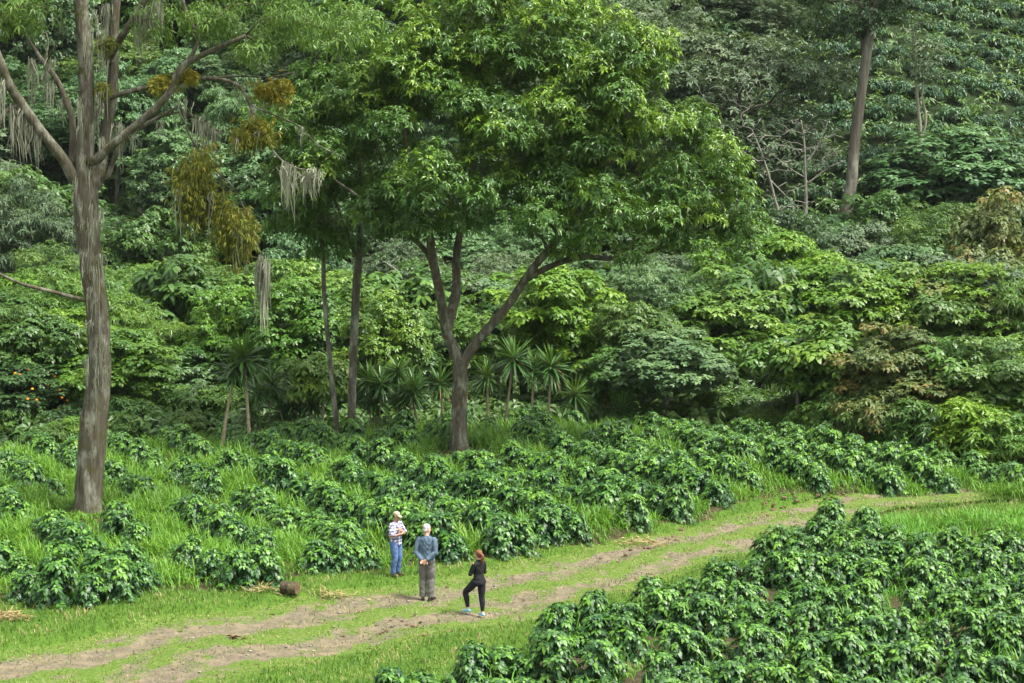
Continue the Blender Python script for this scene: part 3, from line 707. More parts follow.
mistle(198, 185, .72, 1.05, -.4, 800, 1.0, 9, .42); mistle(238, 225, .66, .85, -.3, 620, .9, 3, .5); mistle(104, 42, .22, .2, -.2, 80, .2, 0, .3); mistle(102, 90, .2, .18, -.1, 60, .2, 0, .35)
b_ = Buf(); hang_moss(b_, [px(262, 258, -.3), px(258, 262, -.3), px(262, 262, -.2), px(266, 262, -.3)], 2.0, 30, .06, rng, .04)
o_ = link('moss_beard', b_.mesh('moss_beard', M['moss']), mt)
sk2 = Skel(); sk2.limb(L_([(180, 105, .04, -.6), (186, 125, .035, -.5), (192, 140, .03, -.4), (215, 170, .02, -.3), (238, 195, .018, -.3), (262, 256, .012, -.3)], base, D), 3)
b_ = Buf(); sk2.build(b_, rng=rng); link('drooping_branch', b_.mesh('drooping_branch', M['bark_old'], True), mt)

# ---- two slender trees left of the big tree
def slender(name, bpx, bpy_, limbs, lob, n, lab, leafm, seed, L=.24, W=.1, rc=.75, k=6, nn=20, tint=.4, barkm='bark', zpy=300):
    rng = np.random.default_rng(seed); bb = G(bpx, bpy_); D = bb[1]; base = np.array([bb[0], bb[1], float(zg(bb[0], bb[1]))]); sk = Skel()
    for i, l in enumerate(limbs):
        rows = L_(l, base, D)
        if i == 0: rows = [np.array([0, 0, -.2, l[0][2] * 1.3])] + rows
        sk.limb(rows, 4)
    ends = sk.grow(lobes_points(lob, n, rng, D, base, shell=.25), rng, zmin=(at(0, zpy, D) - base)[2], rtip=.011, pen=.2, first=6)
    t = tag(empty(name, base), lab, 'tree'); b = Buf(); sk.build(b, rng=rng); link('trunk', b.mesh('trunk', M[barkm], True), t)
    f = Buf()
    for e in ends: clump(f, e, rc * rng.uniform(.8, 1.2), rc * .6, nn, k, L, W, rng, tint + rng.normal(0, .1), droop=.4, fill=.4)
    link('crown', f.mesh('crown', leafm), t); return t
slender('slender_tree', 351, 449, [[(351, 447, .17), (352, 400, .15), (354, 340, .15), (357, 280, .14), (361, 235, .13), (362, 190, .10), (358, 130, .07)], [(360, 240, .09), (372, 205, .08, .3), (395, 170, .06, .5)], [(358, 262, .07), (345, 225, .06, -.3), (330, 190, .04, -.5)], [(361, 214, .06), (385, 208, .05, -.4), (410, 206, .03, -.7)]],
        [(330, 150, 60, 80, 10), (318, 220, 36, 40, 4, .5), (360, 60, 60, 60, 7), (385, 120, 35, 50, 3, 1)], 90, 'slender tree with pale lichen patched trunk just left of the big leafy tree', M['light'], 41, L=.2, W=.09, nn=26)
slender('leaning_tree', 338, 449, [[(338, 447, .10), (334, 400, .09), (328, 340, .085), (324, 290, .08), (323, 250, .07), (318, 200, .05)]], [(300, 200, 40, 50, 5), (290, 120, 40, 50, 5), (335, 235, 25, 30, 2)], 48, 'thin leaning bare stemmed tree between the strap leaved pair and the slender tree', M['light'], 42)

# ---- tree prototypes
def tree_proto(seed, kind):
    rng = np.random.default_rng(seed)
    S = dict(broad=dict(H=10, rx=3.6, cz=5.7, rz=4.2, n=100, rc=.95, fl=.7, nn=44, k=6, L=.25, W=.13, dr=.4, tr=.16, lo=1.6),
             layer=dict(H=10, rx=4.4, cz=6.8, rz=3.0, n=95, rc=1.1, fl=.48, nn=52, k=6, L=.23, W=.115, dr=.3, tr=.2, lo=2.6),
             fine=dict(H=11, rx=3.8, cz=6.3, rz=4.7, n=120, rc=.9, fl=.65, nn=42, k=6, L=.19, W=.09, dr=.3, tr=.18, lo=1.6),
             small=dict(H=5, rx=1.9, cz=3.2, rz=1.8, n=36, rc=.7, fl=.7, nn=26, k=6, L=.26, W=.125, dr=.5, tr=.085, lo=1.6),
             shrub=dict(H=3, rx=1.7, cz=1.5, rz=1.4, n=34, rc=.6, fl=.8, nn=26, k=6, L=.24, W=.10, dr=.4, tr=.06, lo=.2),
             fern=dict(H=10, rx=3.8, cz=6.0, rz=4.0, n=110, rc=.85, fl=.5, nn=26, k=7, L=.30, W=.075, dr=.5, tr=.15, lo=1.6))[kind]
    if kind in ('shrub', 'small'): lumps = 4
    else: lumps = 7
    C_ = sphere_dirs(lumps, rng, -.5)
    d = sphere_dirs(S['n'], rng, -.85); amp = .72 + .36 * np.max(np.clip(d @ C_.T, 0, 1) ** 6, axis=1)
    u = rng.uniform(.45 ** 3, 1, S['n']) ** (1 / 3)
    A = np.array([0, 0, S['cz']]) + d * (u * amp)[:, None] * np.array([S['rx'], S['rx'], S['rz']]) * .95
    sk = Skel(); tr = S['tr']; lean = rng.normal(0, .25, 2) * S['H'] / 10
    top = S['cz'] + S['rz'] * .3
    sk.limb([(0, 0, -.3, tr * 1.4), (0, 0, .1, tr * 1.05), (lean[0] * .5, lean[1] * .5, top * .4, tr * .85), (lean[0], lean[1], top * .75, tr * .55), (lean[0] * .8, lean[1], top, tr * .25)], 4)
    ends = sk.grow(A, rng, zmin=S['lo'], rtip=.013, pen=.25, first=3)
    wd = Buf(); sk.build(wd, rng=rng); lf = Buf()
    lt = {tuple(): 0}
    for e in ends:
        clump(lf, e, S['rc'] * rng.uniform(.75, 1.25), S['rc'] * S['fl'] * rng.uniform(.8, 1.2), S['nn'], S['k'], S['L'], S['W'], rng, np.clip(.42 + rng.normal(0, .16), .1, .95), droop=S['dr'], fill=.45, up=.8 if kind != 'layer' else 1.1, zmin=-.4 if kind != 'layer' else -.15, shape=ovate if kind in ('broad', 'layer', 'small') else None)
    S['top'] = float(np.concatenate(lf.V)[:, 2].max()); S['w'] = float(np.percentile(np.abs(np.concatenate(lf.V)[:, 0]), 98))
    return wd.mesh('trunk', M['bark'], True), lf.mesh('crown', M['mid']), S
PROTO = {k: [tree_proto(100 * i + 7 + s, k) for s in range(n)] for i, (k, n) in enumerate((('broad', 4), ('layer', 3), ('fine', 4), ('small', 3), ('shrub', 4), ('fern', 2)))}

prng = np.random.default_rng(77)
def put_tree(name, px_, top, hw, D, kind, mat, lab, cat='tree', group=None, bark=None, xyz=None, dims=None):
    "a tree whose crown top is at pixel (px, top) and half width hw px at depth D"
    wd, lf, S = PROTO[kind][prng.integers(len(PROTO[kind]))]
    if xyz is None:
        p = at(px_, top, D); base = np.array([p[0], D, float(zg(p[0], D))]); h = max(p[2] - base[2], .8); wx_ = hw * D / FPX
    else: base = np.array(xyz); h, wx_ = dims
    t = tag(empty(name, base), lab, cat, group)
    t.scale = (wx_ / S['w'], wx_ / S['w'] * prng.uniform(.9, 1.1), h / S['top']); t.rotation_euler = (0, 0, prng.uniform(0, 6.28))
    for nm, me, mt_ in (('trunk', wd, bark or M['bark']), ('crown', lf, mat)):
        o = link(nm, me, t); o.material_slots[0].link = 'OBJECT'; o.material_slots[0].material = mt_
    return t

TREES = [  # name, px, top py, half width px, depth, kind, material, label
 ('fruiting_tree', 12, 362, 48, 71, 'broad', 'dark', 'dark leaved tree with small orange fruits at the left edge behind the field'),
 ('round_crowned_tree', 40, 272, 78, 86, 'layer', 'bright', 'light green layered tree at the left edge behind the mossy trunk, above the fruiting tree'),
 ('vine_covered_tree', 128, 300, 62, 80, 'fern', 'light', 'soft fine leaved light green tree just right of the mossy trunk'),
 ('bushy_tree', 72, 388, 45, 74, 'fine', 'mid', 'mid green bushy tree low behind the mossy trunk'),
 ('bushy_tree', 150, 375, 42, 75, 'small', 'mid', 'low bushy tree just right of the mossy trunk with the silvery shrub in front'),
 ('broadleaf_tree', 222, 282, 48, 79, 'broad', 'bright', 'bright large leaved tree behind the strap leaved pair'),
 ('broadleaf_tree', 292, 275, 52, 77, 'broad', 'light', 'large leaved light green tree between the strap leaved pair and the leaning tree'),
 ('broadleaf_tree', 185, 350, 40, 77, 'small', 'pale', 'small pale leaved tree left of the strap leaved pair'),
 ('young_tree', 322, 352, 34, 70, 'small', 'light', 'young tree with slim straight trunk below the leaning tree'),
 ('broadleaf_tree', 388, 288, 44, 76, 'broad', 'light', 'pale green large leaved tree seen between the slender tree and the big trunk'),
 ('rounded_tree', 412, 235, 60, 98, 'fine', 'grey', 'grey green rounded tree in the gap left of the big trunk, deep in the forest'),
 ('rounded_tree', 498, 250, 52, 97, 'fine', 'grey', 'grey green rounded tree in the fork of the big leafy tree'),
 ('broadleaf_tree', 455, 300, 45, 82, 'broad', 'light', 'light green tree directly behind the trunk of the big tree'),
 ('broadleaf_tree', 566, 262, 62, 79, 'broad', 'bright', 'bright green large leaved tree behind the strap leaved plants right of the big trunk'),
 ('broadleaf_tree', 612, 345, 40, 74, 'small', 'light', 'small bright tree standing just right of the strap leaved plants'),
 ('spreading_tree', 668, 328, 62, 73, 'broad', 'pale', 'pale green wide tree on the forest edge right of the strap leaved plants'),
 ('rounded_tree', 645, 250, 58, 98, 'fine', 'grey', 'hazy grey green tree below the right half of the big crown'),
 ('spreading_tree', 728, 285, 58, 80, 'broad', 'light', 'light green tree under the right tip of the big crown'),
 ('umbrella_tree', 762, 215, 72, 90, 'layer', 'bright', 'bright layered tree just right of the big crown'),
 ('spreading_tree', 842, 262, 75, 83, 'layer', 'bright', 'bright green wide layered tree in the middle of the right hand forest edge'),
 ('young_tree', 800, 332, 52, 71, 'small', 'light', 'small tree with pale slim trunk standing alone on the field edge at the right'),
 ('umbrella_tree', 912, 242, 72, 98, 'layer', 'pale', 'pale flat topped tree left of the rust tinted tree'),
 ('rust_tinted_tree', 962, 258, 85, 84, 'layer', 'rust', 'wide tree with rust orange tinted foliage near the right edge'),
 ('rust_tinted_tree', 1000, 185, 60, 97, 'broad', 'rust', 'rusty green tree at the right edge above the wide rust tinted tree'),
 ('reddish_bush', 890, 398, 48, 71, 'broad', 'rust', 'bushy small tree with reddish young leaves on the field edge at the right'),
 ('umbrella_tree', 936, 365, 45, 75, 'layer', 'pale', 'pale layered small tree between the reddish bush and the right edge tree'),
 ('bushy_tree', 992, 396, 48, 67, 'broad', 'bright', 'bright green rounded tree at the right edge behind the bend of the track'),
 ('bushy_tree', 1030, 330, 45, 73, 'broad', 'light', 'light green tree cut by the right edge of the photo below the rust tinted tree'),
 ('hillside_tree', 878, 188, 46, 112, 'broad', 'mid', 'mid green tree hiding the foot of the tall bare trunk'),
 ('hillside_tree', 945, 200, 52, 110, 'fine', 'mid', 'mid green small leaved tree below the large blue green tree'),
 ('blue_green_tree', 958, 124, 86, 117, 'broad', 'blue', 'large rounded blue green tree on the lower hillside at the right'),
 ('blue_green_tree', 1040, 150, 60, 122, 'layer', 'blue', 'blue green umbrella tree on the hillside at the right edge'),
 ('tall_grey_tree', 735, 25, 95, 118, 'fine', 'grey', 'tall grey green tree with bare pale twigs right behind the big crown'),
 ('tall_grey_tree', 640, -10, 75, 124, 'fine', 'grey', 'tall grey green tree showing above the top of the big crown'),
 ('shaded_tree', 790, 205, 60, 106, 'fine', 'dark', 'dark tree below the bleached dead trees right of the big crown'),
 ('shaded_tree', 860, 225, 55, 108, 'fine', 'dark', 'dark tree at the foot of the tall bare trunk'),
 ('grey_brown_tree', 30, 175, 62, 104, 'fern', 'grey', 'grey brown thin leaved tree at the left edge behind the mossy tree'),
 ('hillside_tree', 160, 205, 55, 103, 'broad', 'mid', 'mid green tree in the gap right of the mossy trunk'),
 ('hillside_tree', 60, 238, 50, 97, 'fine', 'mid', 'mid green tree below the grey brown tree left of the mossy trunk'),
 ('hillside_tree', 140, 262, 48, 93, 'fine', 'light', 'small leaved tree above the soft light green tree right of the mossy trunk'),
 ('hillside_tree', 195, 252, 40, 96, 'layer', 'mid', 'layered tree under the hanging mistletoe of the mossy tree'),
 ('hillside_tree', 260, 130, 60, 112, 'broad', 'blue', 'blue green tree behind the mistletoe branches of the mossy tree'),
 ('hillside_tree', 190, 130, 55, 114, 'layer', 'blue', 'blue green layered tree behind the right hand bough of the mossy tree'),
 ('hillside_tree', 300, 225, 45, 96, 'layer', 'blue', 'blue green layered tree behind the leaning tree'),
 ('hillside_tree', 690, 300, 40, 92, 'fine', 'mid', 'mid green tree between the pale wide tree and the big crown'),
]
for nm, px_, top, hw, D_, kind, mt_, lab in TREES:
    t = put_tree(nm, px_, top, hw, D_, kind, M[mt_], lab, bark=M['bark_pale'] if nm == 'young_tree' else None)
    if nm == 'fruiting_tree':
        fb = Buf(); fr = np.random.default_rng(3)
        for k in range(46):
            q = sphere_dirs(1, fr, -.5)[0] * np.array([3.3, 3.3, 3.9]) + np.array([0, 0, 5.4]); a = np.arange(6) * PI / 3
            ring = np.stack([np.cos(a), np.sin(a), 0 * a], 1) * .12; V = np.concatenate([q + ring * .75 + [0, 0, .075], q + ring * .75 - [0, 0, .075], [q + [0, 0, .14]], [q - [0, 0, .14]]])
            i = np.arange(6); i2 = (i + 1) % 6
            fb.add(V, F4=np.stack([i, i + 6, i2 + 6, i2], 1)[:, ::-1], F3=np.concatenate([np.stack([i, i2, 0 * i + 12], 1), np.stack([i2 + 6, i + 6, 0 * i + 13], 1)]), tint=fr.uniform())
        tag(link('fruit', fb.mesh('fruit', M['fruit']), t), kind='stuff')

# ---- lower trees filling the forest edge between the named ones
prng = np.random.default_rng(321)
for px_ in np.arange(-40, 1070, 30.0):
    for row in range(2):
        D_ = (79 if 180 < px_ < 640 else 74) + row * 9 + prng.uniform(-1.5, 2.5); q = px_ + prng.uniform(-11, 11); X_ = (q - 512) / FPX * D_
        if row == 0 and not (870 < q < 1010 or q < 60) and prng.uniform() < (.4 if q > 640 else .72): continue
        if row == 0 and q > 640: D_ = max(G(q, np.interp(q, [640, 720, 820, 900, 980, 1050, 1100], [446, 450, 458, 466, 478, 486, 490]))[1], np.interp(q, [640, 700, 800, 900, 1024], [73.5, 72, 69, 66, 63])) + prng.uniform(1.0, 3.5); X_ = (q - 512) / FPX * D_
        h = prng.uniform(3.4, 5.2) + row * 2.2; w_ = h * prng.uniform(.38, .5); kind = prng.choice(['broad', 'fine', 'layer', 'fern', 'small'], p=[.35, .2, .15, .1, .2]); mt_ = prng.choice(['light', 'mid', 'pale', 'bright', 'grey'], p=[.3, .3, .15, .15, .1])
        if 560 < q and row == 0 and q > 860: mt_ = prng.choice(['light', 'mid', 'rust'])
        word = {'light': 'light green', 'mid': 'mid green', 'pale': 'pale green', 'bright': 'bright green', 'grey': 'grey green', 'rust': 'rust tinted'}[mt_]
        form = {'fine': 'small leaved', 'broad': 'large leaved', 'layer': 'layered', 'fern': 'feathery', 'small': 'bushy'}[kind]
        where = 'behind the mossy trunk' if q < 190 else 'behind the strap leaved pair' if q < 400 else 'behind the big trunk' if q < 640 else 'in the right half of the forest edge'
        put_tree('understory_tree', 0, 0, 0, 0, kind, M[mt_], f'low {word} {form} tree {where}', group=f'low {word} {form} trees {where}', xyz=(X_, D_, float(zg(X_, D_))), dims=(h, w_))

# ---- hillside trees: jittered rows climbing the slope
prng = np.random.default_rng(99); nh = 0
for y in np.arange(106, 172, 6.0):
    for x in np.arange(-66, 67, 5.6):
        X_ = x + prng.normal(0, 1.3); Y_ = y + prng.normal(0, 1.3); z = float(zg(X_, Y_)); px_, py_ = px_of((X_, Y_, z))
        if px_ < -70 or px_ > 1094 or py_ < -60: continue
        if px_ > 768 and Y_ > 113 and not (px_ < 800 and py_ < 60):
            if prng.uniform() > .06 or 800 < px_ < 1000: continue
        h = prng.uniform(6.5, 10.5); w_ = prng.uniform(2.6, 4.0)
        kind = prng.choice(['fine', 'broad', 'layer', 'fern'], p=[.4, .25, .2, .15]); mt_ = prng.choice(['dark', 'mid', 'blue', 'grey'], p=[.45, .2, .25, .1])
        if 560 < px_ < 800: mt_ = prng.choice(['grey', 'dark', 'mid'], p=[.45, .35, .2])
        where = 'behind the mossy tree' if px_ < 230 else 'between the mossy tree and big crown' if px_ < 420 else 'behind the big crown' if px_ < 720 else 'among the coffee rows at the upper right'
        word = {'dark': 'dark', 'mid': 'mid green', 'blue': 'blue green', 'grey': 'grey green'}[mt_]
        form = {'fine': 'small leaved', 'broad': 'large leaved', 'layer': 'layered', 'fern': 'feathery'}[kind]
        put_tree('hillside_tree', 0, 0, 0, 0, kind, M[mt_], f'{word} {form} tree on the hillside {where}', group=f'{word} {form} trees on the hillside {where}', xyz=(X_, Y_, z), dims=(h, w_)); nh += 1
print('hillside', nh)

# ---- low undergrowth covering the forest floor and the slope
ur = np.random.default_rng(23); n = 30000; x = ur.uniform(-60, 60, n); y = 66 + 100 * ur.uniform(0, 1, n) ** 1.2; z = zg(x, y); v = in_view(x, y, z, 90, 60) & ~inpoly(x, y, LEFT) & ((y > 76) | (y > np.interp(x, [-30, -18, 0, 8, 17, 30], [66, 67, 73, 71, 66, 64])))
vx = 512 + FPX * x / y; v &= ~((vx > 745) & (y > 112) & (ur.uniform(0, 1, n) < .15)); x, y, z = x[v], y[v], z[v]; n = len(x); ub = Buf()
rosettes(ub, np.stack([x, y, z + ur.uniform(.1, .8, n)], 1), np.array([0, -.3, 1.0]) + ur.normal(0, .3, (n, 3)), 6, .5, .22, ur, np.clip(ur.normal(.4, .2, n), 0, 1), droop=.4)
tag(link('forest_undergrowth', ub.mesh('forest_undergrowth', M['mid'])), 'low dark undergrowth covering the forest floor and the slope', 'undergrowth', kind='stuff'); print('undergrowth', n)

# ---- coffee rows on the far hillside (uncountable at this distance: one object)
hr = np.random.default_rng(17); hb = Buf()
for y in np.arange(113, 166, 2.7):
    for x in np.arange(10, 66, 1.15):
        X_ = x + hr.normal(0, .15); Y_ = y + 1.2 * math.sin(x * .13) + hr.normal(0, .2); z = float(zg(X_, Y_)); px_, py_ = px_of((X_, Y_, z))
        if px_ < 745 or px_ > 1090 or py_ < -40 or hr.uniform() < .08: continue
        h = hr.uniform(.9, 1.35); n = 44; d = sphere_dirs(n, hr, -.1); P = np.array([X_, Y_, z + h * .45]) + d * hr.uniform(.6, 1, (n, 1)) * np.array([.72, .62, h * .6])
        rosettes(hb, P, d + np.array([0, 0, .7]), 5, .26, .12, hr, np.clip(hr.normal(.35, .15) + hr.normal(0, .12, n), 0, 1), droop=.45)
tag(link('hillside_coffee_shrubs', hb.mesh('hillside_coffee_shrubs', leaf_mat('far_coffee_leaf', (.022, .07, .030), (.040, .115, .042), (.085, .19, .05), rough=.4, trans=.2, vary=0))), 'terraced rows of coffee shrubs climbing the hillside at the upper right', 'coffee rows', kind='stuff')

# ---- bare and tall trees on the slope
def bare_tree(name, bx, by, D, limbs, n, lob, lab, seed, bark, leafm=None, foliage=None, rtip=.02, zpy=400):
    rng = np.random.default_rng(seed); p = at(bx, by, D); base = np.array([p[0], D, float(zg(p[0], D))]); sk = Skel()
    for i, l in enumerate(limbs):
        rows = L_(l, base, D)
        if i == 0 and rows[0][2] > .3: rows = [np.array([rows[0][0] * .9, 0, -.3, l[0][2] * 1.15])] + rows
        sk.limb(rows, 4)
    if n: ends = sk.grow(lobes_points(lob, n, rng, D, base, shell=.3), rng, zmin=(at(0, zpy, D) - base)[2], rtip=rtip, pen=.2, first=2)
    t = tag(empty(name, base), lab, 'tree'); b = Buf(); sk.build(b, rng=rng); link('trunk', b.mesh('trunk', M[bark], True), t)
    if leafm:
        f = Buf()
        for e in ends: clump(f, e, foliage[0], foliage[1], foliage[2], 6, .30, .13, rng, .4 + rng.normal(0, .12), droop=.35, fill=.3)
        link('crown', f.mesh('crown', leafm), t)
bare_tree('tall_trunk_tree', 848, 215, 114, [[(846, 215, .40), (851, 185, .34), (855, 140, .31), (861, 95, .29), (868, 45, .28), (874, 0, .27), (882, -60, .22)], [(864, 80, .13), (862, 40, .11, .4), (858, 0, .10, .6), (850, -40, .1, .8)]],
          60, [(850, -30, 70, 40, 6), (900, -40, 70, 45, 6), (835, 25, 35, 28, 4), (885, 15, 30, 20, 2)], 'very tall tree with a bare reddish grey trunk at the upper right', 61, 'bark_tall', M['dark'], (1.3, .8, 24), zpy=70)
bare_tree('dead_tree', 806, 225, 108, [[(806, 215, .09), (805, 170, .075), (804, 140, .05), (801, 120, .03)], [(806, 165, .05), (818, 145, .04), (828, 122, .02)], [(806, 185, .05), (828, 168, .035), (846, 160, .015)], [(805, 178, .05), (785, 165, .035), (768, 150, .02)]],
          120, [(800, 140, 30, 32, 5), (825, 150, 28, 30, 4), (780, 165, 25, 30, 3)], 'bleached leafless tree with upright pale twigs left of the tall bare trunk', 62, 'bark_dead', zpy=200, rtip=.011)
bare_tree('dead_tree', 770, 235, 104, [[(778, 228, .09), (775, 200, .07), (764, 160, .05), (752, 130, .03)], [(770, 180, .05), (785, 195, .03), (800, 210, .02)], [(764, 165, .05), (740, 150, .035), (715, 130, .02)]],
          120, [(745, 140, 45, 35, 5), (790, 200, 30, 22, 3), (735, 85, 45, 30, 5)], 'pale leafless tree with crooked branches just right of the big crown', 63, 'bark_dead', zpy=220, rtip=.011)
bare_tree('thin_tree', 921, 150, 126, [[(921, 150, .14), (920, 125, .12), (917, 95, .11), (916, 60, .08), (914, 35, .05)], [(922, 140, .09), (926, 118, .08), (922, 95, .06), (925, 70, .04)]],
          26, [(915, 55, 26, 35, 5), (930, 70, 20, 25, 3)], 'thin double stemmed pale tree standing among the hillside coffee rows', 64, 'bark_pale', M['grey'], (.8, .6, 9), zpy=90)
bare_tree('dead_tree', 395, 310, 92, [[(402, 320, .10), (405, 300, .09), (400, 275, .06), (385, 262, .03)], [(404, 292, .06), (420, 285, .04), (428, 280, .02)]], 24, [(400, 280, 28, 24, 4)], 'pale dead branches in the gap left of the big forked trunk', 65, 'bark_dead', zpy=320)

# ---- strap leaved plants (yucca like) behind the field
def strap_head(seed, Rr=.95, n=110, w=.075, low=-.55, droop=.22):
    rng = np.random.default_rng(seed); b = Buf(); d = sphere_dirs(n, rng, low); d = d[np.argsort(d[:, 2])]
    N = nrm(np.array([0, 0, 1.0]) + d * .2 + rng.normal(0, .2, (n, 3)))
    P = d * .05 + np.array([0, 0, 1]) * (d[:, 2:3] * .12)
    L = Rr * rng.uniform(.8, 1.1, n); s = nrm(np.cross(d, N)); z = np.array([0, 0, 1.0]); rows = []
    for t, k in ((0, .5), (.35, 1), (.7, .8), (1, .05)):
        q = P + d * (L * t)[:, None] - z * (L * droop * t * t * (1.1 - d[:, 2]))[:, None]; rows += [q - s * w * k * .5, q + s * w * k * .5]
    V = np.stack(rows, 1).reshape(-1, 3); o = (np.arange(n) * 8)[:, None]
    b.add(V, F4=np.concatenate([o + [2 * i, 2 * i + 1, 2 * i + 3, 2 * i + 2] for i in range(3)]), tint=np.repeat(np.clip(.35 + .35 * d[:, 2] + rng.normal(0, .12, n), 0, 1), 8))
    return b.mesh('leaf_head', M['strap'])
SH = [strap_head(s) for s in (1, 2, 3)]
def strap_plant(px_, py_, hpx, hpy, D, scale, lab, group=None, bark='bark_yucca', r=.052, skirt=False):
    D = (G(px_, 459)[1] if px_ < 300 else 71.8) + (D - 72) * .25 * (px_ > 300); p = at(px_, py_, D); base = np.array([p[0], D, float(zg(p[0], D)) - .05]); hd = at(hpx, hpy, D) - base
    t = tag(empty('strap_leaved_plant', base), lab, 'strap leaved plant', group); b = Buf()
    P = smooth_path([(0, 0, 0), (hd[0] * .25, 0, hd[2] * .35), (hd[0] * .65, .05, hd[2] * .7), tuple(hd)], 5)
    tube(b, P, np.linspace(r * 1.2, r * .8, len(P)), 8, rough=.06, rng=prng); link('stem', b.mesh('stem', M[bark], True), t)
    o = link('leaf_head', SH[prng.integers(3)], t, tuple(hd)); o.scale = (scale,) * 3; o.rotation_euler = (0, 0, prng.uniform(0, 6.28))
    if skirt:
        b = Buf(); d = sphere_dirs(26, prng, -.95); d = d[d[:, 2] < .1]; leaves(b, np.tile(hd, (len(d), 1)), d, np.tile([0, 0, 1.0], (len(d), 1)) + d * .3, .7 * scale, .05, .4, .7)
        link('dead_leaves', b.mesh('dead_leaves', M['dry']), t)
    return t
strap_plant(222, 460, 234, 372, 69, .88, 'strap leaved plant with pale leaning stem, left one of the tall pair', r=.055)
strap_plant(250, 460, 244, 360, 69.3, 1.12, 'upright strap leaved plant with the largest round head, right one of the pair', r=.058)
for px_, py_, hx, hy, s, lab, skt in ((398, 452, 398, 372, .85, 'strap leaved plant nearest the slender tree', 0), (418, 452, 408, 380, .65, 'small strap leaved plant left of the big trunk', 0), (444, 450, 440, 385, .9, 'strap leaved plant close behind the left side of the big trunk', 1),
        (488, 447, 487, 378, .85, 'strap leaved plant close to the right side of the big trunk', 0), (505, 447, 514, 360, 1.05, 'tall strap leaved plant with a skirt of dead leaves right of the big trunk', 1), (532, 447, 533, 372, .9, 'strap leaved plant standing behind the one with the dead leaf skirt', 0),
        (548, 447, 551, 368, 1.05, 'strap leaved plant with straight brown stem, rightmost of the tall ones', 1), (578, 450, 575, 395, .85, 'low dark strap leaved plant right of the tall ones', 0), (618, 455, 622, 412, .8, 'low strap leaved plant below the pale wide tree', 0)):
    strap_plant(px_, py_, hx, hy, 72 + prng.uniform(-1, 1), s, lab, skirt=bool(skt))
for k, px_ in enumerate((260, 285, 305, 372, 395)):
    D_ = 70.5 + (k % 2); p = at(px_, 440, D_); t = tag(empty('cane_plant', (p[0], D_, float(zg(p[0], D_)))), 'dark cane plant with arching strap leaves in the shade left of the big tree', 'plant', 'dark cane plants in the shade')
    for q in range(3):
        dx, dy = prng.normal(0, .45, 2); h = prng.uniform(.8, 2.0); b = Buf(); tube(b, [(dx * .6, dy * .6, -.1), (dx * .8, dy * .8, h * .5), (dx, dy, h)], .03, 5); link('cane', b.mesh('cane', M['bark_yucca'], True), t)
        o = link('leaf_head', SH[prng.integers(3)], t, (dx, dy, h)); o.scale = (.8,) * 3; o.rotation_euler = (0, 0, prng.uniform(0, 6.28))

# ---- understory along the forest edge
edge = [(-20, 470), (80, 470), (160, 466), (240, 462), (330, 455), (440, 446), (520, 442), (620, 446), (720, 450), (820, 458), (900, 466), (980, 478), (1050, 486)]
ex, ey = zip(*edge)
for px_ in np.arange(-25, 1060, 14.0):
    for row in range(2):
        q = px_ + prng.uniform(-8, 8)
        if row == 0 and 190 < q < 640 or prng.uniform() < (.25 if q > 800 else .6 if q > 640 else .35): continue
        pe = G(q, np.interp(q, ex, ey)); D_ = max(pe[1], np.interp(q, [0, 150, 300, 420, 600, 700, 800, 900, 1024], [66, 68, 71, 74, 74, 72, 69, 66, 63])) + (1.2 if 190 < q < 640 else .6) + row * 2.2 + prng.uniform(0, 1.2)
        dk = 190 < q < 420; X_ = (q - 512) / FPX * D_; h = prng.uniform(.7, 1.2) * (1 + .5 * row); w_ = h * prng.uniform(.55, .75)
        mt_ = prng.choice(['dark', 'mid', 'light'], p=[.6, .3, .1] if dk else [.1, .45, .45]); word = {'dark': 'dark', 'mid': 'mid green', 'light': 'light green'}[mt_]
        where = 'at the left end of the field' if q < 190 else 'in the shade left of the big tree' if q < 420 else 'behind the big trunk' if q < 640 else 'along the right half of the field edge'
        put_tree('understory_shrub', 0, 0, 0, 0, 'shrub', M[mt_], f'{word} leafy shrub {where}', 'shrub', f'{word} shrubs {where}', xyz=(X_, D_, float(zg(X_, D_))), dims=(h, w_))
for px_, D_, h, mt_, lab in ((825, 67.6, 1.7, 'light', 'light green shrub left of the reddish bush on the field edge'), (852, 67, 2.1, 'mid', 'mid green shrub just left of the reddish bush on the field edge'), (880, 66.2, 2.3, 'rust', 'low rust tinted shrub in front of the reddish bush'), (905, 65.8, 1.8, 'light', 'light green shrub just right of the reddish bush'),
        (932, 65, 2.2, 'mid', 'mid green shrub below the pale layered small tree'), (958, 64.3, 1.6, 'bright', 'bright green shrub left of the rounded tree at the right edge'), (985, 63.6, 2.4, 'bright', 'large bright green shrub at the foot of the rounded tree at the right edge'), (1015, 63, 2.0, 'light', 'light green shrub cut by the right edge behind the bend of the track')):
    X_ = (px_ - 512) / FPX * D_; put_tree('field_edge_shrub', 0, 0, 0, 0, 'shrub', M[mt_], lab, 'shrub', xyz=(X_, D_, float(zg(X_, D_))), dims=(h, h * .62))
put_tree('silvery_shrub', 160, 415, 24, 72, 'shrub', M['silver'], 'silvery white leaved shrub at the forest edge right of the mossy trunk', 'shrub')
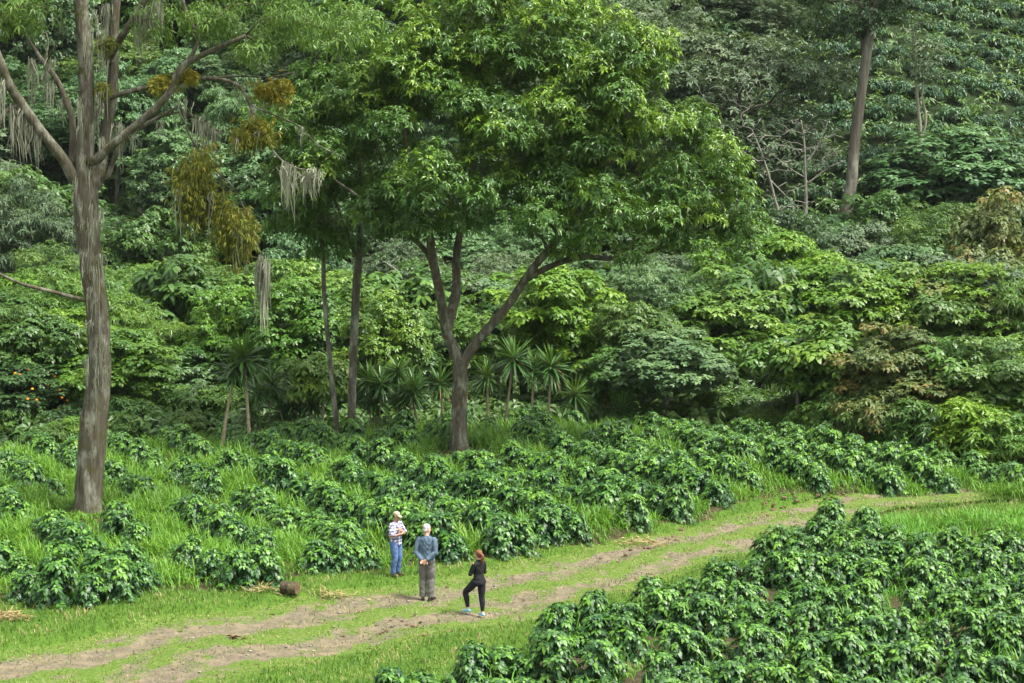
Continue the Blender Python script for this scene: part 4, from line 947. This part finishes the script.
# ------------------------------------------------------------------ people
def ell(b, c_, r, rot=None, nu=14, nv=9):
    th = np.linspace(0, PI, nv)[1:-1]; ph = np.arange(nu) * 2 * PI / nu
    V = np.stack([np.sin(th)[:, None] * np.cos(ph), np.sin(th)[:, None] * np.sin(ph), np.cos(th)[:, None] * np.ones(nu)], -1).reshape(-1, 3)
    V = np.concatenate([V, [[0, 0, 1]], [[0, 0, -1]]]) * np.asarray(r)
    if rot is not None: V = V @ np.array(rot.to_3x3()).T
    V = V + np.asarray(c_); m = nv - 2; i = np.arange(m - 1)[:, None] * nu; j = np.arange(nu)[None]; j2 = (j + 1) % nu
    F4 = np.stack([i + j, i + nu + j, i + nu + j2, i + j2], -1).reshape(-1, 4); j = np.arange(nu); j2 = (j + 1) % nu; q = m * nu
    b.add(V, F4=F4, F3=np.concatenate([np.stack([j, j2, 0 * j + q], 1), np.stack([j2 + (m - 1) * nu, j + (m - 1) * nu, 0 * j + q + 1], 1)]))

def loft(b, rows, sides=18):
    "rows (x, y, z, rx, ry): horizontal elliptical sections"
    rows = np.asarray(rows, float); a = np.arange(sides) * 2 * PI / sides; n = len(rows)
    V = np.concatenate([np.stack([r[0] + r[3] * np.cos(a), r[1] + r[4] * np.sin(a), r[2] + 0 * a], 1) for r in rows])
    V = np.concatenate([V, rows[:1, :3], rows[-1:, :3]]); i = np.arange(n - 1)[:, None] * sides; j = np.arange(sides)[None]; j2 = (j + 1) % sides
    F4 = np.stack([i + j, i + j2, i + sides + j2, i + sides + j], -1).reshape(-1, 4); j = np.arange(sides); j2 = (j + 1) % sides; q = n * sides
    b.add(V, F4=F4, F3=np.concatenate([np.stack([j2, j, 0 * j + q], 1), np.stack([j + (n - 1) * sides, j2 + (n - 1) * sides, 0 * j + q + 1], 1)]))

def fused(name, b, mat, voxel=.009, smooth=4, wrinkle=0.0):
    "one continuous surface grown over overlapping shapes"
    o = bpy.data.objects.new('tmp', b.mesh('tmp')); COL.objects.link(o)
    m = o.modifiers.new('r', 'REMESH'); m.mode = 'VOXEL'; m.voxel_size = voxel
    s = o.modifiers.new('s', 'SMOOTH'); s.factor = .5; s.iterations = smooth
    dg = bpy.context.evaluated_depsgraph_get(); dg.update()
    me = bpy.data.meshes.new_from_object(o.evaluated_get(dg)); me.name = name
    bpy.data.objects.remove(o); me.materials.clear(); me.materials.append(mat)
    n = len(me.vertices); co = np.zeros(n * 3, np.float32); me.vertices.foreach_get('co', co); co = co.reshape(-1, 3)
    if wrinkle:
        no = np.zeros(n * 3, np.float32); me.vertices.foreach_get('normal', no); no = no.reshape(-1, 3)
        f = np.sin(co[:, 2] * 55 + 6 * np.sin(co[:, 0] * 14) + 4 * np.sin(co[:, 1] * 17)) * .6 + np.sin(co[:, 2] * 31 - 9 * co[:, 0] + 5 * np.sin(co[:, 1] * 23))
        co = co + no * (f * wrinkle)[:, None]; me.vertices.foreach_set('co', np.ascontiguousarray(co, np.float32).ravel())
    me.polygons.foreach_set('use_smooth', np.ones(len(me.polygons), bool)); me.update(); return me

def hand(b, wr, d, palm, s, spread=1.0, curl=.5):
    "wrist point, finger direction, palm normal, side (+1: thumb on +cross)"
    d = nrm(np.asarray(d, float)); pn = np.asarray(palm, float); pn = nrm(pn - d * np.dot(pn, d)); sd_ = np.cross(pn, d) * s
    wr = np.asarray(wr, float)
    for k in (-1.2, -.4, .4, 1.2): tube(b, [wr, wr + d * .045 + sd_ * .012 * k, wr + d * .09 + sd_ * .019 * k], [.019, .018, .014], 8)
    for k, ln in zip((-1.5, -.5, .5, 1.5), (.062, .078, .083, .075)):
        p0 = wr + d * .085 + sd_ * .0175 * k; p1 = p0 + d * ln * .45 + pn * ln * .15 * curl; p2 = p1 + d * ln * .33 + pn * ln * .28 * curl; p3 = p2 + d * ln * .2 + pn * ln * .3 * curl
        tube(b, [p0 - d * .02, p0, p1, p2, p3], [.010, .010, .0095, .009, .0075], 8)
    t0 = wr + d * .02 + sd_ * .022; t1 = t0 + d * .03 + sd_ * .028 + pn * .01; t2 = t1 + d * .032 + sd_ * .008 + pn * .012
    tube(b, [t0 - sd_ * .015, t0, t1, t2, t2 + d * .02 + pn * .006], [.014, .014, .012, .0105, .008], 8)

def person_body(P, skin, female=False):
    b = Buf(); hd = np.array(P['head']); R_ = P['hrot']; q = lambda v: hd + np.array(R_ @ Vector(v))
    loft(b, P['torso'])
    tube(b, [P['neck'], hd + np.array(R_ @ Vector((0, -.015, -.07)))], [.058, .052], 12)
    ell(b, q((0, -.012, .025)), (.075, .093, .098), R_); ell(b, q((0, .022, -.045)), (.058, .066, .072), R_)
    tube(b, [q((0, .085, .02)), q((0, .108, -.022)), q((0, .085, -.032))], [.011, .016, .011], 8)      # nose
    ell(b, q((0, .072, -.062)), (.026, .014, .007), R_); ell(b, q((0, .070, -.078)), (.022, .014, .007), R_)     # lips
    ell(b, q((0, .068, -.105)), (.026, .022, .018), R_)
    ell(b, q((0, .076, .034)), (.055, .014, .010), R_)
    for s in (-1, 1): ell(b, q((s * .078, -.005, -.005)), (.010, .022, .033), R_)
    for s in (-1, 1):
        A_ = P['arm'][s]; L = P['leg'][s]
        tube(b, smooth_path([A_[0], A_[1], A_[2]], 1), [.052, .041, .028], 12); ell(b, A_[0], (.06, .06, .06)); ell(b, A_[1], (.042, .042, .042))
        m_ = (np.array(A_[1]) * .7 + np.array(A_[2]) * .3); ell(b, m_, (.043, .043, .045))
        hand(b, A_[2], A_[3], A_[4], A_[5], curl=A_[6] if len(A_) > 6 else .5)
        tube(b, [L[0], L[1], L[2]], [.088, .055, .036], 14); ell(b, L[1], (.058, .06, .06)); cf = np.array(L[1]) * .68 + np.array(L[2]) * .32 + np.array([0, -.015, 0]); ell(b, cf, (.052, .055, .10))
        f = np.array(L[3]); tube(b, [np.array(L[2]) + [0, 0, -.02] - f * .05, np.array(L[2]) + [0, 0, -.045] + f * .08, np.array(L[2]) + [0, 0, -.06] + f * .17], [.036, .036, .025], 10)
    return fused('body', b, skin, .0065, 3)

def eyes(P, t):
    b = Buf(); hd = np.array(P['head']); R_ = P['hrot']
    for s in (-1, 1): ell(b, hd + np.array(R_ @ Vector((s * .032, .079, .012))), (.011, .007, .006), R_)
    link('eyes', b.mesh('eyes', MEYE, True), t)

MEYE = cloth_mat('dark_eye', (.02, .015, .012), .1, rough=.3, bump=0)
SKIN1 = cloth_mat('tanned_skin', (.36, .19, .12), .12, 20, .55, .1); SKIN2 = cloth_mat('fair_skin', (.50, .29, .21), .12, 20, .55, .1)

def shoe(b, an, f, L=.25, r=.044):
    an = np.array(an); f = nrm(np.array(f)); g = np.array([an[0], an[1], an[2] - .075])
    P = [g - f * .065 + [0, 0, .03], g + [0, 0, .032], g + f * .08 + [0, 0, .024], g + f * (L - .085) + [0, 0, .016]]
    tube(b, P, [r * .85, r, r * 1.0, r * .75], 12); tube(b, [an + [0, 0, -.045], an + [0, 0, .015]], [r * .95, r * .9], 10)
    ell(b, P[-1] , (r * .75, r * .75, r * .6)); ell(b, P[0], (r * .85, r * .85, r * .8))

def legs_cloth(P, extra, ankle, name, mat, waist, wrinkle=.0025, vox=.011):
    b = Buf(); loft(b, waist)
    for s in (-1, 1):
        L = P['leg'][s]; h, k, a = [np.array(v) for v in L[:3]]; mid = (h + k) / 2; cf = k * .62 + a * .38 + np.array([0, -.012, 0])
        tube(b, smooth_path([h + [0, 0, .03], mid, k, cf, a + [0, 0, .0 if ankle > .05 else .04]], 3), np.interp(np.arange(13), [0, 3, 6, 9, 12], [.098 + extra * .5, .086 + extra, .062 + extra, .058 + extra, ankle]), 16)
        ell(b, h + np.array([0, -.02, -.01]), (.095 + extra * .4, .105 + extra * .4, .11))
    return fused(name, b, mat, vox, 3, wrinkle)

def top_cloth(P, rows, sl, r_sh, r_el, r_wr, name, mat, collar=.07, wrinkle=.003):
    "torso rows; sleeves reaching fraction sl along the arm (1 elbow, 2 wrist)"
    b = Buf(); loft(b, rows)
    tube(b, [np.array(P['neck']) - [0, 0, .03], np.array(P['neck']) + [0, .008, .035]], [collar + .008, collar], 14)
    for s in (-1, 1):
        A_ = [np.array(v) for v in P['arm'][s][:3]]; ell(b, A_[0] + np.array([-s * .015, 0, -.01]), (r_sh + .012, r_sh + .01, r_sh + .012))
        tube(b, [np.array([0, A_[0][1], A_[0][2] - .05]), A_[0]], [.10, r_sh], 12)
        if sl >= 1.9: tube(b, [A_[0], (A_[0] + A_[1]) / 2, A_[1], (A_[1] + A_[2]) / 2, A_[1] + (A_[2] - A_[1]) * (sl - 1)], [r_sh, (r_sh + r_el) / 2, r_el, (r_el + r_wr) / 2, r_wr], 14); ell(b, A_[1], (r_el,) * 3)
        else: tube(b, [A_[0], A_[0] + (A_[1] - A_[0]) * sl], [r_sh, r_el], 14)
    return fused(name, b, mat, .010, 3, wrinkle)

def hips(P, w, d): return None
E = lambda x=0, y=0, z=0: Matrix.Rotation(z, 3, 'Z') @ Matrix.Rotation(x, 3, 'X') @ Matrix.Rotation(y, 3, 'Y')

def check_mat():
    m, nt, out = new_mat('checked_shirt_cloth'); L = nt.links.new
    tc = nd(nt, 'ShaderNodeTexCoord'); sp = nd(nt, 'ShaderNodeSeparateXYZ'); L(tc.outputs['Object'], sp.inputs[0])
    def stripe(sock, f, w_):
        a = nd(nt, 'ShaderNodeMath', operation='MULTIPLY'); a.inputs[1].default_value = f; L(sock, a.inputs[0])
        b_ = nd(nt, 'ShaderNodeMath', operation='FRACT'); L(a.outputs[0], b_.inputs[0])
        g = nd(nt, 'ShaderNodeMath', operation='LESS_THAN'); g.inputs[1].default_value = w_; L(b_.outputs[0], g.inputs[0]); return g.outputs[0]
    ad = nd(nt, 'ShaderNodeMath', operation='ADD'); L(sp.outputs[0], ad.inputs[0]); L(sp.outputs[1], ad.inputs[1])
    h, v = stripe(sp.outputs[2], 13, .4), stripe(ad.outputs[0], 11, .45)
    col = mixc(nt, h, (.62, .61, .68), (.20, .19, .33)); col = mixc(nt, v, col, (.30, .29, .45), 'MULTIPLY')
    b = nd(nt, 'ShaderNodeBsdfPrincipled'); b.inputs['Roughness'].default_value = .85; L(col, b.inputs['Base Color']); L(b.outputs[0], out.inputs['Surface']); return m

def cap_mesh(P, mat):
    b = Buf(); hd = np.array(P['head']); R_ = P['hrot']; q = lambda v: hd + np.array(R_ @ Vector(v))
    ell(b, q((0, -.012, .058)), (.088, .105, .082), R_); ell(b, q((0, -.012, .03)), (.087, .104, .03), R_)
    for s in np.linspace(-1, 1, 9): tube(b, [q((s * .062, .06, .045)), q((s * .06, .125 - .02 * s * s, .040 - .012 * s * s)), q((s * .045, .165 - .03 * s * s, .030 - .012 * s * s))], [.011, .010, .009], 6)
    return fused('cap', b, mat, .0075, 2)

def ground_at(x, y): return float(zg(x, y)) + .02

# man with folded arms, cap and checked shirt
p = G(396, 584); t1 = tag(empty('person', (p[0], p[1], ground_at(p[0], p[1])), R(-122)), 'person with folded arms in pale checked shirt, blue jeans and beige cap', 'person')
P = dict(neck=(0, -.005, 1.44), head=(0, .03, 1.605), hrot=E(R(-14), 0, R(8)), torso=[(0, 0, .86, .15, .11), (0, 0, .98, .165, .12), (0, 0, 1.12, .145, .11), (0, .01, 1.28, .165, .12), (0, 0, 1.38, .165, .105), (0, -.005, 1.45, .08, .075)],
    arm={1: [(.185, 0, 1.375), (.265, .07, 1.11), (.03, .235, 1.17), (-1, -.05, .12), (0, -1, 0), -1, .9], -1: [(-.185, 0, 1.375), (-.265, .09, 1.12), (-.03, .205, 1.215), (.85, -.05, .45), (0, -1, 0), 1, .9]},
    leg={1: [(.09, 0, .90), (.105, .045, .49), (.12, -.01, .085), (.25, .97, 0)], -1: [(-.09, 0, .90), (-.10, .035, .49), (-.115, -.02, .085), (-.2, .98, 0)]})
t1.scale = (.92, .92, .91)
link('body', person_body(P, SKIN1), t1); eyes(P, t1)
link('checked_shirt', top_cloth(P, [(0, 0, .84, .186, .140), (0, 0, .92, .184, .140), (0, 0, 1.10, .166, .134), (0, .01, 1.28, .184, .140), (0, 0, 1.38, .178, .122), (0, -.005, 1.445, .095, .088)], .98, .078, .085, .08, 'checked_shirt', check_mat()), t1)
link('jeans', legs_cloth(P, .020, .072, 'jeans', cloth_mat('blue_denim', (.07, .125, .26), .45, 6), [(0, 0, .83, .165, .125), (0, 0, .90, .168, .127), (0, 0, .99, .160, .122)]), t1)
b = Buf(); [shoe(b, P['leg'][s][2], P['leg'][s][3]) for s in (-1, 1)]; link('shoes', fused('shoes', b, cloth_mat('brown_leather', (.07, .045, .03), .2), .008, 2), t1)
hb_ = Buf(); ell(hb_, np.array(P['head']) + np.array(P['hrot'] @ Vector((0, -.03, .012))), (.082, .088, .075), P['hrot']); link('hair', fused('hair', hb_, cloth_mat('dark_hair', (.02, .016, .013), .3, 60), .008, 1), t1)
link('cap', cap_mesh(P, cloth_mat('beige_cap_cloth', (.34, .29, .21), .15)), t1)

# older man from behind, hands clasped behind his back
p = G(427, 601); t2 = tag(empty('person', (p[0], p[1], ground_at(p[0], p[1])), R(-14)), 'grey haired person in a blue grey jacket with hands clasped behind the back', 'person')
P = dict(neck=(0, -.005, 1.49), head=(0, .035, 1.665), hrot=E(R(-6), 0, R(-38)), torso=[(0, 0, .90, .155, .115), (0, 0, 1.02, .17, .13), (0, .01, 1.16, .16, .125), (0, 0, 1.32, .175, .125), (0, -.01, 1.43, .17, .11), (0, -.005, 1.50, .085, .078)],
    arm={1: [(.20, -.01, 1.42), (.255, -.10, 1.15), (.055, -.215, .985), (-.85, -.12, -.35), (.1, -1, .1), 1, .7], -1: [(-.20, -.01, 1.42), (-.255, -.09, 1.14), (-.05, -.20, .955), (.9, -.12, -.28), (-.1, -1, .1), -1, .7]},
    leg={1: [(.095, 0, .93), (.105, .02, .50), (.10, -.02, .085), (.35, .94, 0)], -1: [(-.095, 0, .93), (-.105, .025, .50), (-.095, -.02, .085), (-.3, .95, 0)]})
t2.scale = (.94, .98, 1.0)
link('body', person_body(P, SKIN2), t2); eyes(P, t2)
link('jacket', top_cloth(P, [(0, 0, .915, .192, .155), (0, 0, .95, .200, .162), (0, 0, 1.06, .198, .160), (0, .005, 1.2, .196, .155), (0, 0, 1.34, .205, .152), (0, -.008, 1.43, .195, .130), (0, -.005, 1.50, .118, .108)], 1.93, .074, .068, .050, 'jacket', cloth_mat('blue_grey_jacket', (.075, .115, .16), .3, 7), .084, .005), t2)
link('trousers', legs_cloth(P, .034, .088, 'trousers', cloth_mat('grey_trousers', (.125, .122, .115), .25, 8), [(0, 0, .86, .18, .14), (0, 0, .93, .182, .142), (0, 0, 1.02, .17, .135)], .004), t2)
b = Buf(); [shoe(b, P['leg'][s][2], P['leg'][s][3], .27) for s in (-1, 1)]; link('shoes', fused('shoes', b, cloth_mat('dark_shoes', (.02, .018, .016), .2), .008, 2), t2)
hb_ = Buf(); q = lambda v: np.array(P['head']) + np.array(P['hrot'] @ Vector(v)); ell(hb_, q((0, -.022, .042)), (.088, .100, .092), P['hrot']); ell(hb_, q((0, -.055, -.015)), (.078, .062, .065), P['hrot'])
link('hair', fused('hair', hb_, cloth_mat('silver_hair', (.45, .44, .43), .2, 50, bump=.8), .008, 1, .003), t2)

# woman in black with one knee bent
p = G(479, 617); t3 = tag(empty('person', (p[0], p[1], ground_at(p[0], p[1])), R(42)), 'person in black top and leggings with a reddish brown ponytail and one knee bent', 'person')
P = dict(neck=(0, -.005, 1.42), head=(0, .035, 1.575), hrot=E(R(4), 0, R(4)), torso=[(0, 0, .86, .155, .115), (0, 0, .96, .155, .115), (0, .01, 1.08, .118, .095), (0, .015, 1.24, .14, .115), (0, 0, 1.35, .14, .09), (0, -.005, 1.43, .065, .062)],
    arm={1: [(.155, 0, 1.345), (.225, .05, 1.10), (.0, .22, 1.13), (-1, -.05, .1), (0, -1, 0), -1, .8], -1: [(-.155, 0, 1.345), (-.225, .07, 1.10), (.0, .195, 1.17), (.95, -.05, .25), (0, -1, 0), 1, .8]},
    leg={1: [(.085, 0, .90), (.09, .0, .49), (.085, -.035, .085), (.15, .98, 0)], -1: [(-.085, .02, .885), (-.15, .34, .585), (-.14, .27, .17), (-.25, .93, -.05)]})
t3.scale = (.90, .90, .89)
link('body', person_body(P, SKIN2, True), t3); eyes(P, t3)
BLK = cloth_mat('black_knit', (.011, .011, .013), .3, 9)
link('black_top', top_cloth(P, [(0, 0, .90, .166, .132), (0, 0, .97, .164, .130), (0, .01, 1.08, .134, .113), (0, .015, 1.24, .156, .132), (0, 0, 1.35, .152, .106), (0, -.005, 1.425, .08, .078)], 1.95, .066, .056, .040, 'black_top', BLK, .066, .003), t3)
link('leggings', legs_cloth(P, .014, .046, 'leggings', cloth_mat('black_leggings', (.013, .013, .018), .3, 9), [(0, -.01, .82, .155, .13), (0, -.01, .90, .165, .135), (0, 0, 1.0, .145, .115)], .0008), t3)
m_ = cloth_mat('sky_blue_shoes', (.22, .52, .66), .15); m2_ = cloth_mat('pink_trim', (.75, .12, .28), .1)
for s in (-1, 1):
    b = Buf(); shoe(b, P['leg'][s][2], P['leg'][s][3], .25, .042); sh = link('shoe', fused('shoe', b, m_, .007, 2), t3)
    a_ = np.array(P['leg'][s][2]); f = nrm(np.array(P['leg'][s][3])); b = Buf(); ell(b, a_ + f * .10 + [0, 0, -.035], (.036, .036, .02)); ell(b, a_ + f * .15 + [0, 0, -.05], (.037, .037, .022)); link('pink_toe', fused('pink_toe', b, m2_, .006, 1), sh)
hb_ = Buf(); q = lambda v: np.array(P['head']) + np.array(P['hrot'] @ Vector(v)); ell(hb_, q((0, -.025, .038)), (.088, .100, .092), P['hrot']); ell(hb_, q((0, -.05, -.01)), (.080, .066, .068), P['hrot'])
tube(hb_, smooth_path([q((0, -.11, .03)), q((0, -.16, .0)), q((0, -.165, -.08)), q((.01, -.14, -.17)), q((.015, -.12, -.25))], 3), np.interp(np.arange(13), [0, 2, 5, 9, 12], [.03, .042, .05, .042, .012]), 10)
link('hair', fused('hair', hb_, cloth_mat('reddish_brown_hair', (.15, .060, .030), .4, 40, .5, .8), .008, 1, .003), t3)

# ------------------------------------------------------------------ small things on the ground
rng = np.random.default_rng(50)
p = G(290, 601); z = ground_at(p[0], p[1]); t = tag(empty('cut_log', (p[0], p[1], z), R(-20)), 'short thick cut log at the edge of the tall grass left of the people', 'log')
t.scale = (.75,) * 3; b = Buf(); n = 18; a = np.arange(n) * 2 * PI / n; ra = .19 * (1 + rng.normal(0, .05, n)); xs = np.linspace(-.26, .26, 9); V = []
for x_ in xs:
    rr = ra * (1 + rng.normal(0, .02, n)); V.append(np.stack([np.full(n, x_), rr * np.cos(a), .175 + rr * np.sin(a) * (1 - .04 * (x_ > 0))], 1))
V = np.concatenate(V); i = np.arange(8)[:, None] * n; j = np.arange(n)[None]; j2 = (j + 1) % n
b.add(V, F4=np.stack([i + j, i + n + j, i + n + j2, i + j2], -1).reshape(-1, 4)); link('bark', b.mesh('bark', M['log'], False), t)
for sx in (-1, 1):
    b = Buf(); rr = ra * 1.01; ring = np.stack([np.full(n, sx * .262), rr * np.cos(a), .175 + rr * np.sin(a)], 1); ring2 = ring.copy(); ring2[:, 0] -= sx * .012; V = np.concatenate([ring, ring2, [[sx * .266, 0, .175]]]); j = np.arange(n); j2 = (j + 1) % n
    b.add(V, F3=np.stack([j, j2, 0 * j + 2 * n], 1), F4=np.stack([j, j2, j2 + n, j + n], 1)); link('cut_face', b.mesh('cut_face', M['log_cut']), t)

p = G(231, 641); b = Buf(); z = ground_at(p[0], p[1])
B = np.array([[0, 0, .03], [.05, .02, .05], [-.1, .05, .02], [.12, -.03, .03], [.2, .0, .02]]); Dd = nrm(np.array([[1, .2, .3], [-1, .3, .35], [1, -.1, .1], [-.7, -.3, .5], [1, .1, .2]]))
leaves(b, B, Dd, np.tile([0, .2, 1.0], (5, 1)), np.array([.26, .2, .3, .18, .15]), np.array([.1, .08, .09, .08, .06]), .4, .2, .5)
tag(link('fallen_leaf', b.mesh('fallen_leaf', cloth_mat('brown_dry_leaf', (.15, .075, .035), .3)), None, (p[0], p[1], z)), 'curled brown fallen leaf lying on the bare dirt of the track at the lower left', 'leaf')

def straw_heap(px_, py_, r, n, lab):
    p = G(px_, py_); b = Buf(); q = np.clip(rng.normal(0, .8, (n, 2)), -1.3, 1.3) * r * np.array([1, .55]); zz = zg(p[0] + q[:, 0], p[1] + q[:, 1]) - zg(p[0], p[1]); h = .16 * np.exp(-(q[:, 0] / r) ** 2 - (q[:, 1] / r / .6) ** 2)
    d = sphere_dirs(n, rng, -.1); d[:, 2] *= .35; leaves(b, np.stack([q[:, 0], q[:, 1], zz + h * rng.uniform(.2, 1, n) + .02], 1), nrm(d), np.tile([0, 0, 1.0], (n, 1)) + rng.normal(0, .3, (n, 3)), rng.uniform(.12, .35, n), rng.uniform(.012, .035, n), np.clip(rng.normal(.45, .25, n), 0, 1), .15)
    tag(link('straw_heap', b.mesh('straw_heap', M['dry']), None, (p[0], p[1], ground_at(p[0], p[1]) - .01)), lab, 'straw heap')
straw_heap(8, 628, .3, 260, 'heap of dry grey straw in front of the bushes at the left edge')
straw_heap(335, 599, .3, 110, 'scatter of pale straw on the bank just right of the cut log')
straw_heap(640, 545, .45, 160, 'patch of dry straw on the bank where the track bends right of the people')
straw_heap(262, 600, .25, 90, 'dry straw at the foot of the bush just left of the cut log')

def clods(name, rows, lab, seed, mat):
    r = np.random.default_rng(seed)
    for px_, py_, s in rows:
        p = G(px_, py_); b = Buf(); ell(b, (0, 0, 0), (s * r.uniform(.9, 1.5), s, s * r.uniform(.45, .7)), None, 10, 7); V = b.V[0]; V *= (1 + r.normal(0, .13, (len(V), 1))); b.V[0] = V
        o = link(name, b.mesh(name, mat, True), None, (p[0], p[1], ground_at(p[0], p[1]) + s * .15)); o.rotation_euler = (r.normal(0, .2), r.normal(0, .2), r.uniform(0, 6.28)); tag(o, *lab)
SOIL = bark_mat('clod_earth', (.06, .04, .025), (.20, .14, .085), None, 9, 1, .8)
r_ = np.random.default_rng(4)
clods('earth_clod', [(r_.uniform(768, 850), 0, r_.uniform(.06, .16)) for k in range(16)] and [(x_, np.interp(x_, [740, 790, 850], [517, 505, 499]) + r_.normal(0, 3), r_.uniform(.03, .09)) for x_ in r_.uniform(745, 850, 26)], ('dark clod of earth on the bare bank at the upper bend of the track', 'earth clod', 'earth clods on the upper bank'), 5, SOIL)
clods('earth_clod', [(x_, np.interp(x_, [600, 690], [560, 533]) + r_.normal(0, 3), r_.uniform(.02, .07)) for x_ in r_.uniform(600, 690, 14)], ('brown clod of earth on the bank behind the track right of the people', 'earth clod', 'earth clods on the bank right of the people'), 6, SOIL)
clods('earth_clod', [(x_, 628 + r_.normal(0, 5), r_.uniform(.02, .055)) for x_ in r_.uniform(355, 430, 16)], ('small clod of earth on the worn track in front of the two men', 'earth clod', 'earth clods on the track before the two men'), 7, SOIL)

rng = np.random.default_rng(71); n = 2600; x = rng.uniform(-16, 18, n); y = rng.uniform(33, 64, n); td, hw_ = track_dist(x, y); k = (np.abs(td) < hw_ + 2.2) & ~inpoly(x, y, LEFT) & ~inpoly(x, y, RIGHT) & (rng.uniform(0, 1, n) < .35 + .65 * (np.abs(td) < hw_)); x, y = x[k], y[k]; n = len(x); b = Buf(); a = rng.uniform(0, 6.28, n)
ovate(b, np.stack([x, y, zg(x, y) + rng.uniform(.02, .06, n)], 1), np.stack([np.cos(a), np.sin(a), rng.uniform(-.1, .4, n)], 1), np.stack([rng.normal(0, .3, n), rng.normal(0, .3, n), np.ones(n)], 1), rng.uniform(.06, .16, n), rng.uniform(.03, .07, n), np.clip(rng.normal(.3, .3, n), 0, 1), .1)
tag(link('fallen_leaves', b.mesh('fallen_leaves', leaf_mat('leaf_litter', (.06, .035, .018), (.16, .10, .05), (.38, .29, .15), rough=.8, trans=.1, vary=0))), 'small dry brown leaves scattered over the track and its verges', 'leaf litter', kind='stuff')
rng = np.random.default_rng(72); n = 1500; x = rng.uniform(-16, 14, n); y = rng.uniform(33, 60, n); td, hw_ = track_dist(x, y); k = (np.abs(np.abs(td) / hw_ - .55) < .35); x, y = x[k], y[k]; b = Buf()
for x_, y_ in zip(x, y):
    s_ = rng.uniform(.012, .045); q = Buf(); ell(q, (0, 0, 0), (s_ * rng.uniform(1, 1.6), s_, s_ * .6), None, 6, 5); V = q.V[0] * (1 + rng.normal(0, .15, (len(q.V[0]), 1))); a = rng.uniform(0, 6.28); V = np.stack([V[:, 0] * math.cos(a) - V[:, 1] * math.sin(a) + x_, V[:, 0] * math.sin(a) + V[:, 1] * math.cos(a) + y_, V[:, 2] + float(zg(x_, y_)) + .015], 1); b.add(V, F3=q.F3[0], F4=q.F4[0])
tag(link('gravel', b.mesh('gravel', bark_mat('grey_gravel', (.10, .09, .075), (.28, .26, .22), None, 12, 1, .5), True)), 'small grey stones lying in the wheel ruts of the track', 'gravel', kind='stuff')

# ------------------------------------------------------------------ the air
def haze(density):
    m, nt, out = new_mat('humid_air'); v = nd(nt, 'ShaderNodeVolumePrincipled'); v.inputs['Color'].default_value = (.85, .93, 1, 1); v.inputs['Density'].default_value = density
    nt.links.new(v.outputs[0], out.inputs['Volume']); V = np.array([(x, y, z) for x in (-275, 275) for y in (-60, 440) for z in (-8, 165)], float)
    F = np.array([[0, 1, 3, 2], [4, 6, 7, 5], [0, 4, 5, 1], [2, 3, 7, 6], [0, 2, 6, 4], [1, 5, 7, 3]])
    tag(link('haze', mesh('haze', V, F, m)), kind='stuff')
haze(.00006)
for o in scene.objects:
    if o.get('label') and not 4 <= len(o['label'].split()) <= 16: print('LABEL', len(o['label'].split()), o['label'])
